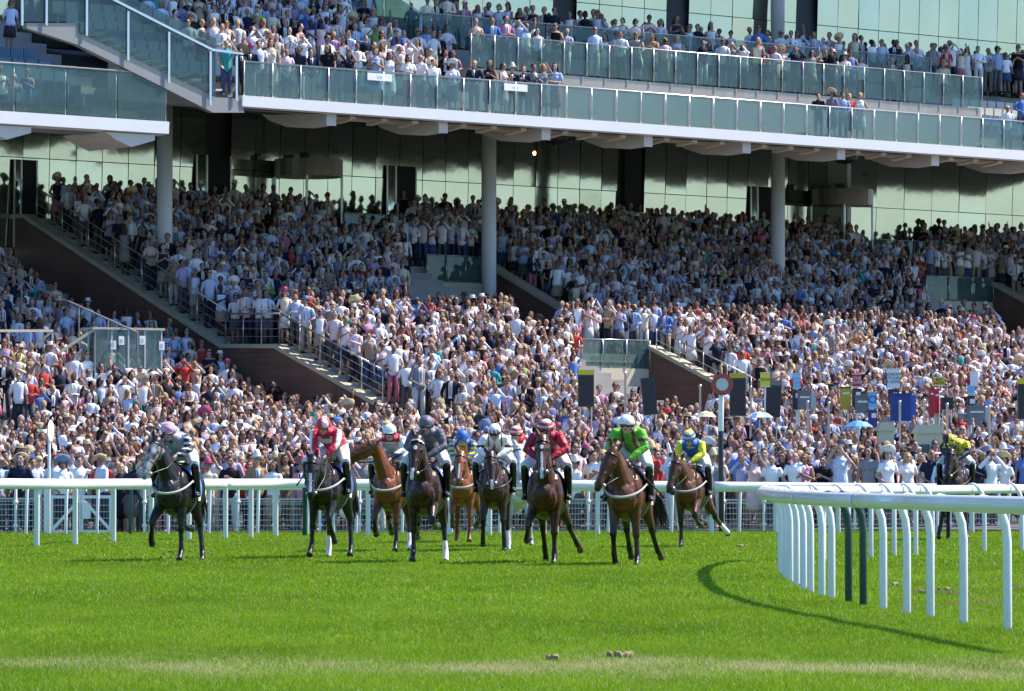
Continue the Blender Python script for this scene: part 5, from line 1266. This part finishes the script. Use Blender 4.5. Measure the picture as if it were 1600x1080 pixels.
def s3(V, c): o = col((.40, .015, .04), len(V)); a = is_arm(V, c); o[a] = Wh; o[a & (V[:, 2] < c['hands'][2] + .12)] = Nv; o[(~a) & (V[:, 2] < c['chest'][2] - .02)] = (.62, .60, .66); return o
def s4(V, c): o = col((.11, .11, .135), len(V)); a = is_arm(V, c); o[~a & upper(V, c)] = (.17, .16, .20); o[(V[:, 0] > .12) & (V[:, 1] > c['chest'][1] - .02)] = (.24, .22, .28); return o
def s5(V, c): o = col((.04, .09, .36), len(V)); a = is_arm(V, c); st = np.sin((V[:, 2] * 1 + V[:, 1] * .4) * 55) > 0; o[a & st] = (.72, .66, .06); o[(~a) & (V[:, 2] < c['chest'][2] + .03) & (np.abs(V[:, 0] - c['chest'][0]) < .09)] = (.74, .62, .03); return o
def s6(V, c):
    o = col(Wh, len(V)); x = np.abs(V[:, 0] - c['chest'][0]); a = is_arm(V, c); o[(np.abs(x - .115) < .012) & upper(V, c)] = Bk; o[(x < .012) & ~a] = Bk; o[a & (np.abs(V[:, 2] - (c['chest'][2] - .10)) < .022)] = Bk; return o
def s7(V, c): o = col((.62, .02, .03), len(V)); a = is_arm(V, c); o[a & (np.sin(V[:, 2] * 60) * np.sin(V[:, 0] * 60 + V[:, 1] * 50) > .25)] = Wh; o[(~a) & (V[:, 0] < c['chest'][0] + .02)] = Wh; return o
def s8(V, c): o = col((.30, .008, .03), len(V)); a = is_arm(V, c); o[a & (V[:, 0] > 0)] = (.50, .012, .04); return o
def s9(V, c):
    o = col((.14, .46, .03), len(V)); x = np.abs(V[:, 0] - c['chest'][0]); a = is_arm(V, c); m_ = np.array((.09, .015, .015)); o[(np.abs(x - .085) < .022) & ~a] = m_; o[a & (np.abs(V[:, 2] - (c['chest'][2] - .085)) < .028)] = m_; return o
def s10(V, c): o = col((.02, .13, .50), len(V)); a = is_arm(V, c); o[a] = (.74, .74, .02); return o
def s11(V, c): o = col((.72, .66, .02), len(V)); d = np.sin(V[:, 0] * 70) * np.sin(V[:, 1] * 60) * np.sin(V[:, 2] * 70); o[d > .22] = Bk; a = is_arm(V, c); o[a & (V[:, 2] < c['chest'][2] - .05)] = Nv; return o
def quart(c1, c2, n=6): 
    def f(V): o = col(c1, len(V)); a = np.arctan2(V[:, 0], V[:, 1]); o[np.sin(a * n / 2) > 0] = c2; return o
    return f
def plain(c): return lambda V: col(c, len(V))
def starcap(V): o = col(Wh, len(V)); o[(V[:, 2] < .075 + .02 * np.cos(V[:, 0] * 90)) & (V[:, 1] < .02)] = Bk; return o
def spotcap(V): o = col((.72, .66, .02), len(V)); o[np.sin(V[:, 0] * 80) * np.sin(V[:, 2] * 90) * np.sin(V[:, 1] * 70) > .1] = Bk; o[V[:, 0] < -.02] = Bk; return o
def hoopcap(c1, c2):
    def f(V): o = col(c1, len(V)); o[(V[:, 2] > .045) & (V[:, 2] < .085)] = c2; o[V[:, 2] > .115] = c2; return o
    return f

BAY = ((.14, .042, .010), (.008, .005, .004), (.24, .08, .02)); DBAY = ((.030, .012, .006), (.004, .003, .003), (.09, .032, .011)); BLK = ((.010, .008, .007), (.004, .004, .004), (.020, .015, .013))
CHE = ((.22, .062, .012), (.13, .036, .01), (.32, .11, .03)); GRY = ((.62, .62, .60), (.30, .30, .30), (.45, .45, .44))
# legs: (sideways drift, upper swing, joint bend, fetlock bend); px, py: the lowest hoof in the photograph
HORSES = [
 dict(name='black_horse', px=268, py=878, yaw=15, coat=BLK, marks='greyface', fl=(-.22, 38, 88, 30), fr=(.02, 6, 4, -15), hl=(.10, 40, 75, 40), hr=(.16, 20, -16, 0), head=dict(poll=(-.13, -.98, 1.93), muz=(-.24, -1.24, 1.45)), cloth=(.10, .25, .55), breast=1, foot=.0, hz=.04, hx=.03, tail=(.1, .2),
      j=dict(silk=s1, cap=quart((.70, .40, .50), (.60, .32, .44)), peak=(.5, .25, .35), lx=.0, hdx=-.05, pitch=20, elb=.12, up=-.02), label='black horse with greyish face cantering on the far left, both fore legs splayed', jl='jockey in navy banded white silks and pink cap, leftmost rider'),
 dict(name='black_horse', px=505, py=873, yaw=20, coat=((.012, .008, .006), (.004, .004, .004), (.05, .022, .011)), marks='stripe2', fl=(-.06, 4, 6, -15), fr=(.0, 32, 80, 30), hl=(.0, 26, 0, 10), hr=(.10, 24, -16, 0), head=dict(poll=(-.03, -1.12, 1.60), muz=(.0, -1.34, 1.08)), cloth=(.06, .10, .35), breast=1, hz=.0, tail=(.1, .2),
      j=dict(silk=s2, cap=quart((.68, .03, .06), (.82, .80, .80)), peak=(.6, .02, .04), arms='straight', up=.06, pitch=25, whip=-1), label='black brown horse with a narrow white stripe down its lowered face', jl='jockey in red and white silks with straight arms, second from left'),
 dict(name='bay_horse', px=606, py=863, yaw=14, coat=BAY, marks='3', fl=(-.10, 36, 84, 45), fr=(.0, 4, 4, -12), hl=(-.05, 38, 60, 30), hr=(.08, 24, -10, 0), head=dict(poll=(-.16, -.95, 1.92), muz=(-.62, -1.12, 1.66), turn=62, open=1), cloth=(.22, .36, .60), breast=1, tail=(.1, .25),
      j=dict(silk=s3, cap=plain((.80, .82, .78)), peak=(.6, .65, .6), lx=.03, up=.02, pitch=10), label='bright bay horse with its open mouthed head turned to the left', jl='jockey in maroon vest and white sleeves with a plain white cap'),
 dict(name='dark_bay_horse', px=661, py=880, yaw=10, coat=DBAY, marks='starsnip3', fl=(.0, 2, 2, -18), fr=(.05, 44, 118, 45), hl=(-.14, 36, 66, 35), hr=(.10, 24, -10, 0), head=dict(poll=(-.02, -1.06, 1.93), muz=(-.06, -1.32, 1.44)), cloth=(.16, .33, .62), breast=0, browband=1, tail=(.1, .2),
      j=dict(silk=s4, cap=plain((.13, .13, .16)), peak=(.06, .06, .08), lx=.05, up=.06, pitch=14, elb=.15), label='dark bay horse with small star, white browband and one foreleg tucked up', jl='jockey in all grey silks and grey cap, fourth from left'),
 dict(name='chestnut_horse', px=722, py=849, yaw=8, coat=CHE, marks='stripe', fl=(-.06, 38, 92, 35), fr=(.0, 4, 4, -12), hl=(-.06, 26, 20, 0), hr=(.14, 36, 64, 30), head=dict(poll=(.02, -1.0, 1.76), muz=(.0, -1.28, 1.28)), cloth=(.4, .4, .45), breast=1, mane=(.12, .045, .015), tail=(.0, .2),
      j=dict(silk=s5, cap=plain((.03, .14, .50)), peak=(.03, .14, .50), lx=.0, pitch=22), label='chestnut horse running behind between the grey capped and white silks riders', jl='jockey in blue and yellow striped silks with a bright blue cap'),
 dict(name='grey_horse', px=811, py=855, yaw=-2, coat=GRY, marks='', fl=(-.06, 8, 14, 10), fr=(.06, 30, 70, 10), hl=(.0, 28, 20, 0), hr=(.10, 24, -10, 0), head=dict(poll=(.0, -1.0, 1.86), muz=(.0, -1.28, 1.40)), cloth=(.75, .75, .72), breast=1, mane=(.5, .5, .48), tail=(.0, .2),
      j=dict(silk=s7, cap=hoopcap((.62, .02, .03), (.80, .78, .76)), peak=(.6, .02, .03), lx=-.05, up=.04, pitch=10), label='pale grey horse mostly hidden behind the two central dark horses', jl='jockey in red and white checked sleeves on the grey horse'),
 dict(name='brown_horse', px=771, py=862, yaw=6, coat=((.036, .013, .006), (.005, .004, .003), (.11, .038, .012)), marks='snip3', fl=(-.05, 16, 40, 45), fr=(.05, 4, 8, 20), hl=(-.28, 38, 66, 40), hr=(.04, 26, 6, 10), head=dict(poll=(-.02, -1.06, 1.70), muz=(.02, -1.28, 1.22)), cloth=(.10, .25, .3), breast=2, tail=(.0, .2),
      j=dict(silk=s6, cap=starcap, peak=(.02, .02, .02), lx=.02, pitch=26, elb=.14), label='dark brown horse with lowered head, ears pricked and pale snip', jl='jockey in white silks with black seams, black star cap'),
 dict(name='dark_bay_horse', px=851, py=881, yaw=11, coat=((.050, .017, .006), (.005, .004, .003), (.16, .052, .014)), marks='starstripesnip', fl=(-.16, 42, 98, 45), fr=(.0, 5, 6, -14), hl=(.04, 32, 30, 35), hr=(.26, 34, 46, 45), head=dict(poll=(.02, -1.06, 1.98), muz=(.04, -1.30, 1.50)), cloth=(.72, .70, .72), breast=0, tail=(.0, .2),
      j=dict(silk=s8, cap=hoopcap((.34, .01, .03), (.66, .55, .56)), peak=(.25, .01, .03), lx=.02, up=.04, pitch=14, elb=.17), label='large dark bay horse leading at the centre with white star and stripe', jl='jockey in plain maroon silks with maroon and white hooped cap'),
 dict(name='bay_horse', px=976, py=884, yaw=20, coat=((.095, .029, .008), (.007, .005, .004), (.22, .072, .018)), marks='', fl=(-.03, 14, 38, 50), fr=(.05, 2, 2, -18), hl=(.0, 32, 42, 35), hr=(.16, 30, 34, 55), head=dict(poll=(-.08, -1.04, 1.80), muz=(-.26, -1.24, 1.32)), cloth=(.03, .04, .16), breast=1, noseband=0, tail=(.30, .25),
      j=dict(silk=s9, cap=plain((.84, .84, .84)), peak=(.05, .05, .05), up=.10, lx=.03, pitch=6, elb=.14, whip=1), label='bay horse with swinging dark tail, ridden by the green jockey', jl='jockey in bright green silks with brown braces and white cap'),
 dict(name='bay_horse', px=1075, py=856, yaw=24, coat=((.090, .029, .009), (.007, .005, .004), (.20, .07, .02)), marks='3', fl=(.02, 3, 4, -14), fr=(.06, 40, 104, 45), hl=(.16, 40, 74, 35), hr=(.30, 36, 56, 35), head=dict(poll=(-.10, -1.0, 1.68), muz=(-.20, -1.24, 1.20)), cloth=(.03, .08, .25), breast=1, tail=(.1, .2),
      j=dict(silk=s10, cap=hoopcap((.02, .13, .50), (.80, .74, .10)), peak=(.02, .13, .5), lx=.02, pitch=26), label='bay horse left of the winning post with white hind sock', jl='jockey in blue vest and yellow sleeves with blue and yellow cap'),
 dict(name='brown_horse', px=1492, py=845, yaw=12, coat=DBAY, marks='', fl=(-.20, 26, 30, 10), fr=(.02, 30, 80, 40), hl=(.0, 26, 6, 10), hr=(.08, 24, -8, 0), head=dict(poll=(-.08, -.98, 1.80), muz=(-.14, -1.2, 1.34)), cloth=(.25, .35, .6), breast=2, tail=(.0, .2),
      j=dict(silk=s11, cap=spotcap, peak=(.02, .02, .02), lx=.05, pitch=40, hdx=-.16, hdz=-.06, up=-.02), label='brown horse trailing alone behind the curved white rail at right', jl='jockey in black spotted yellow silks and cap, far right rider'),
]
if HORSE:
    for cf in HORSES:
        if cf['marks'] and cf['marks'].endswith('stripe2'): cf['marks'] = 'stripe2'
        X, D = foot(cf['px'], cf['py'])
        h, dz, hands = make_horse(cf['name'], cf); jk = make_jockey(cf, dz, hands)
        tag(h, cf['label'], 'horse', 'racehorses cantering towards the camera'); tag(jk, cf['jl'], 'jockey', 'jockeys riding the racehorses')
        a_ = -R(cf['yaw'] * .55)
        for o in (h, jk):
            o.rotation_euler = (0, 0, a_); o.location = (X - .5 * math.sin(a_), D + .5, -.0)
# ------------------------------------------------------------------ bookmakers' pitches and oddments among the crowd
def text(s_, size, mat, parent, loc, th=.004, name='lettering'):
    cu = bpy.data.curves.new(name, 'FONT'); cu.body = s_; cu.size = size; cu.align_x = 'CENTER'; cu.align_y = 'CENTER'; cu.extrude = th; cu.space_line = .9
    t_ = bpy.data.objects.new('tmp', cu); COL.objects.link(t_); dg = bpy.context.evaluated_depsgraph_get(); dg.update()
    me = bpy.data.meshes.new_from_object(t_.evaluated_get(dg)); bpy.data.objects.remove(t_)
    me.materials.clear(); me.materials.append(mat); me.transform(Matrix.Rotation(R(90), 4, 'X')); o = link(name, me, parent); o.location = loc; return o
def cm(c, rough=.55, **k): return nmat('painted_%d' % (hash(c) % 9999), c, rough, var=.08, **k)
YEL, BLU, RED, LBL, NVY, CHAR, GRYB = (.70, .58, .03), (.05, .28, .62), (.55, .03, .04), (.18, .48, .72), (.02, .05, .22), (.03, .035, .04), (.16, .18, .18)
PD = 121.0
def book(px0, px1, y0, y1, D, name, label, cat, build):
    a_ = at(px0, y1, D); b_ = at(px1, y0, D); g = apron(D)
    o = empty(name, ((a_.x + b_.x) / 2, D, g), label=label, cat=cat); build(o, b_.x - a_.x, a_.z - g, b_.z - g); return o
def sign(col, txt=None, tcol=(.8, .8, .8), size=.12, lower=None, stripes=None):
    def f(o, w_, z0, z1):
        MB().tube([(0, .06, 0), (0, .06, z1)], [.03, .03], 8).build('pole', M['steel'], o, True)
        b = MB().box((0, 0, (z0 + z1) / 2), (w_, .05, z1 - z0)).build('board', cm(col), o)
        MB().box((0, 0, z1 + .01), (w_ + .03, .07, .02)).box((0, 0, z0 - .01), (w_ + .03, .07, .02)).build('frame', M['steel'], b)
        if txt: text(txt, size, cm(tcol), b, (0, -.03, (z0 + z1) / 2))
        if stripes:
            for i, c in enumerate(stripes): MB().box((0, -.028, z1 - (z1 - z0) * (i + .5) / len(stripes)), (w_ * .9, .006, (z1 - z0) / len(stripes) * .45)).build('stripe', cm(c), b)
        if lower: MB().box((0, .02, z0 - lower[1] / 2 - .06), (w_ * lower[2], .3, lower[1])).build('joint_case', cm(lower[0]), o); MB().box((w_ * .1, -.14, z0 - .22), (.13, .006, .13)).build('price_card', M['white'], o)
    return f
def cabinet(col, topcol=None, shade=None, grip=True):
    def f(o, w_, z0, z1):
        z0 = max(.02, z0); MB().box((0, 0, (z0 + z1) / 2), (w_, .5, z1 - z0)).build('case', cm(col), o)
        MB().box((0, 0, z1 + .02), (w_ + .04, .54, .04)).build('lid', cm(topcol or col), o)
        for sx in (-1, 1): MB().box((sx * (w_ / 2 - .04), .2, z0 / 2), (.04, .04, z0 + .01)).build('leg', M['steel'], o)
        if grip: MB().box((0, -.26, z1 - .14), (w_ * .8, .02, .05)).build('handle', M['steel'], o)
        if shade: MB().box((w_ * .5 + .07, -.03, (z0 + z1) / 2), (.14, .44, z1 - z0 - .02)).build('side_panel', cm(shade), o)
    return f
def led(colhead, col=CHAR, lean=0, head=.14):
    def f(o, w_, z0, z1):
        z0 = max(.05, z0); b = MB().box((0, 0, (z0 + z1 - head) / 2), (w_, .22, z1 - z0 - head)).build('display_case', cm(col, .3), o)
        MB().box((0, -.115, (z0 + z1 - head) / 2), (w_ * .88, .01, (z1 - z0 - head) * .92)).build('screen', M['black'], b)
        if colhead: MB().box((0, -.01, z1 - head / 2), (w_ * 1.02, .24, head)).build('header', cm(colhead), o)
        for sx in (-1, 1): MB().tube([(sx * w_ * .35, .05, 0), (sx * w_ * .35, .05, z0 + .05)], [.02, .02], 6).build('leg', M['steel'], o)
        o.rotation_euler.y = lean
    return f
LET = (.03, .03, .03)
book(903, 928, 578, 636, PD, 'odds_board', 'brown backed odds board with yellow header, left of the white capped green jockey', 'odds board', led(YEL, (.11, .035, .02)))
book(1015, 1037, 582, 648, PD, 'odds_board', 'tall black odds board leaning against the brick ramp wall', 'odds board', led(None, CHAR, R(-5)))
book(1140, 1165, 583, 650, PD, 'odds_board', 'black odds board with orange yellow header just right of the winning post', 'odds board', led((.62, .42, .02)))
book(1188, 1213, 594, 652, PD, 'odds_board', 'black odds board with grey header under a yellow card', 'odds board', led(GRYB, CHAR, R(3)))
book(1188, 1203, 583, 604, PD - .3, 'card_sign', 'small bright yellow card sign above the grey headed odds board', 'sign', sign((.75, .72, .05), 'ODDS', LET, .10))
book(1239, 1251, 584, 606, PD, 'bookmaker_sign', 'pale blue bookmaker sign with faint bands on a narrow dark case', 'sign', sign(LBL, None, lower=(CHAR, .55, 1.1), stripes=[(.5, .6, .7), (.6, .5, .5), (.2, .6, .7)]))
book(1247, 1266, 613, 640, PD - 1, 'bookmaker_case', 'dark grey square case with pale side panel left of the red sign', 'case', cabinet(GRYB, None, (.45, .46, .42)))
book(1332, 1346, 585, 604, PD, 'bookmaker_sign', 'red bookmaker sign with white lettering', 'sign', sign(RED, 'THE\nTURF', (.8, .75, .75), .12, lower=(CHAR, .5, 1.0)))
book(1314, 1328, 607, 640, PD, 'bookmaker_stand', 'yellow and black striped stand left of the red sign', 'stand', cabinet((.5, .42, .02), CHAR))
book(1337, 1356, 620, 645, PD - 1, 'bookmaker_case', 'plain dark grey case under the red sign', 'case', cabinet(GRYB))
book(1357, 1370, 613, 637, PD - 1.3, 'bookmaker_sign', 'light blue sign with a dark oval ring beside the blue box', 'sign', sign(LBL, 'O', NVY, .30, lower=(NVY, .5, 1.0)))
book(1386, 1406, 577, 605, PD, 'bookmaker_sign', 'white board lettered UNION MITCHELL & SONS in black', 'sign', sign((.80, .80, .76), 'UNION\nMITCHELL\n& SONS', LET, .115, lower=(CHAR, .4, .8)))
book(1392, 1422, 617, 658, PD - 1, 'bookmaker_box', 'large royal blue box with darker lid under the white lettered board', 'box', cabinet(NVY, (.02, .03, .12), (.03, .10, .38), False))
book(1452, 1458, 608, 652, PD, 'red_board', 'left narrow red panel of the pair beside the black screen', 'panel', cabinet(RED))
book(1460, 1466, 610, 646, PD + .4, 'red_board', 'right narrow red panel of the pair beside the black screen', 'panel', cabinet(RED))
book(1470, 1489, 613, 640, PD, 'odds_board', 'square black screen right of the two red panels', 'odds board', led(None))
book(1458, 1476, 590, 602, PD + .5, 'card_sign', 'yellow sign reading BET NOW in black above the red panels', 'sign', sign((.62, .52, .03), 'BET\nNOW', LET, .11))
book(1516, 1528, 581, 603, PD + .6, 'card_sign', 'blank tall white board on a pole at right', 'sign', sign((.80, .80, .80)))
book(1511, 1523, 603, 615, PD, 'bookmaker_sign', 'small pale blue sign below the blank white board', 'sign', sign(LBL, None, lower=(CHAR, .6, .9)))
book(1512, 1538, 636, 664, PD - 1.2, 'bookmaker_case', 'large grey square case with pale side at far right', 'case', cabinet(GRYB, None, (.42, .43, .40)))
book(1590, 1602, 592, 655, PD, 'odds_board', 'black and yellow lit odds board cut by the right frame edge', 'odds board', led(YEL, CHAR))
# parasols and canopies low in the crowd
def parasol(px, py, D, r_, c1, c2, label, h=.16):
    p = at(px, py, D); o = empty('parasol', (p.x, D, apron(D)), label=label, cat='parasol'); z = p.z - apron(D); n = 10
    V = [(0, 0, z)] + [(r_ * math.cos(2 * math.pi * i / n), r_ * math.sin(2 * math.pi * i / n), z - h * 1.0) for i in range(n)] + [(r_ * .6 * math.cos(2 * math.pi * i / n), r_ * .6 * math.sin(2 * math.pi * i / n), z - h * .30) for i in range(n)]
    mb = MB(); F_ = [(0, n + 1 + i, n + 1 + (i + 1) % n) for i in range(n)] + [(n + 1 + i, 1 + i, 1 + (i + 1) % n, n + 1 + (i + 1) % n) for i in range(n)]
    mb.add(V, F_); mb.m = [i % 2 for i in range(n)] * 2; c = mb.build('canopy', [cm(c1), cm(c2)], o); m_ = c.modifiers.new('t', 'SOLIDIFY'); m_.thickness = .01
    MB().tube([(0, 0, .0), (0, 0, z)], [.015, .015], 6).build('pole', M['steel'], o, True)
parasol(1187, 643, 116, .36, (.10, .35, .70), (.78, .80, .82), 'open blue and white umbrella right of the winning post')
parasol(1342, 657, 113, .36, (.08, .30, .70), (.12, .40, .75), 'plain blue umbrella in the crowd under the red sign')
parasol(1103, 642, 116, .28, (.70, .66, .45), (.60, .55, .35), 'cream umbrella just left of the winning post')
for px0, px1, y0, y1, lb in ((1372, 1395, 660, 694, 'pale green canvas booth with dark doorway, left of the pair'), (1430, 1470, 664, 700, 'pale green canvas booth behind the yellow capped jockey')):
    a_ = at(px0, y1, 110); b_ = at(px1, y0, 110); g = apron(110); W_ = b_.x - a_.x; o = empty('booth', ((a_.x + b_.x) / 2, 110, g), label=lb, cat='booth'); c = cm((.48, .52, .34)); z1 = b_.z - g
    MB().box((0, 0, z1 / 2 - .1), (W_, .8, z1 - .2)).build('walls', c, o)
    MB().prism([(-W_ / 2 - .06, z1 - .22), (W_ / 2 + .06, z1 - .22), (W_ / 2 - .05, z1), (-W_ / 2 + .05, z1)], lambda x, z, d: Vector((x, d, z)), -.46, .46).build('roof', c, o)
    MB().box((-W_ * .2, -.41, z1 * .42), (W_ * .4, .01, z1 * .7)).build('doorway', cm((.10, .11, .10)), o)
# slender steel posts standing in the crowd
for i, (px, y0, y1, nm) in enumerate(((977, 583, 640, 'below the glazed ramp rail'), (1094, 603, 650, 'left of the winning post'), (1173, 605, 660, 'between the first two odds boards'), (1262, 628, 690, 'in front of the pale sided grey case'), (1295, 630, 690, 'right of the pale sided grey case'), (1406, 628, 690, 'in front of the royal blue box'), (1444, 626, 690, 'left of the red panels'), (1480, 632, 690, 'below the black screen'), (1546, 636, 690, 'right of the far grey case'))):
    D = 112 if y1 > 680 else 118; p = at(px, y0, D); g = apron(D)
    o = MB().tube([(0, 0, 0), (0, 0, p.z - g - .04), (0, 0, p.z - g)], [.03, .03, .045], 8).build('post', M['steel'], None, True); o.location = (p.x, D, g)
    o.name = 'steel_post'; tag(o, 'slender grey steel post ' + nm, 'post', 'steel posts in the crowd')
# turf thrown up behind the leading black horse and divots on the course
X, D = foot(275, 878); mb = []
dm = nmat('earth_clod', (.13, .105, .045), .95, var=.4, scale=30)
rr = random.Random(3)
cl = []; dm2 = nmat('dry_divot', (.26, .22, .10), .95, var=.5, scale=60, bump=.6)
for i in range(46):
    s_ = rr.uniform(.008, .022); x = X + rr.gauss(.06, .22); z = abs(rr.gauss(0, .16)) + .03; b = MB().ell((x, D + .6 + rr.uniform(-.5, .7), z), (s_, s_, s_ * .8), 6, 5); cl.append(b)
m_ = MB()
for b in cl: m_.add(b.v, b.f)
tag(m_.build('turf_clods', dm), 'spray of small brown turf clods kicked up behind the far left horse', 'clods', kind='stuff')
for px, py, s_, nm in ((968, 1029, .05, 'largest, on the straw line'), (866, 1034, .035, 'smaller, on the straw line'), (1157, 856, .07, 'alone on the far turf below the winning post'), (1445, 930, .06, 'upper one among the curved rail posts'), (1475, 925, .05, 'right one among the curved rail posts'), (1394, 917, .06, 'between the dark green posts and the next white post')):
    X, D = foot(px, py); b = MB(); [b.ell((rr.gauss(0, s_ * .7), rr.gauss(0, s_ * .8), .022), (s_ * rr.uniform(.3, .6), s_ * rr.uniform(.4, .7), .035), 8, 5) for _ in range(6)]
    me = remesh(b, .012, 1); me.materials.append(dm2); o = link('divot', me); o.location = (X, D, .01); tag(o, 'brown turf divot, ' + nm, 'divot', 'divots on the turf')
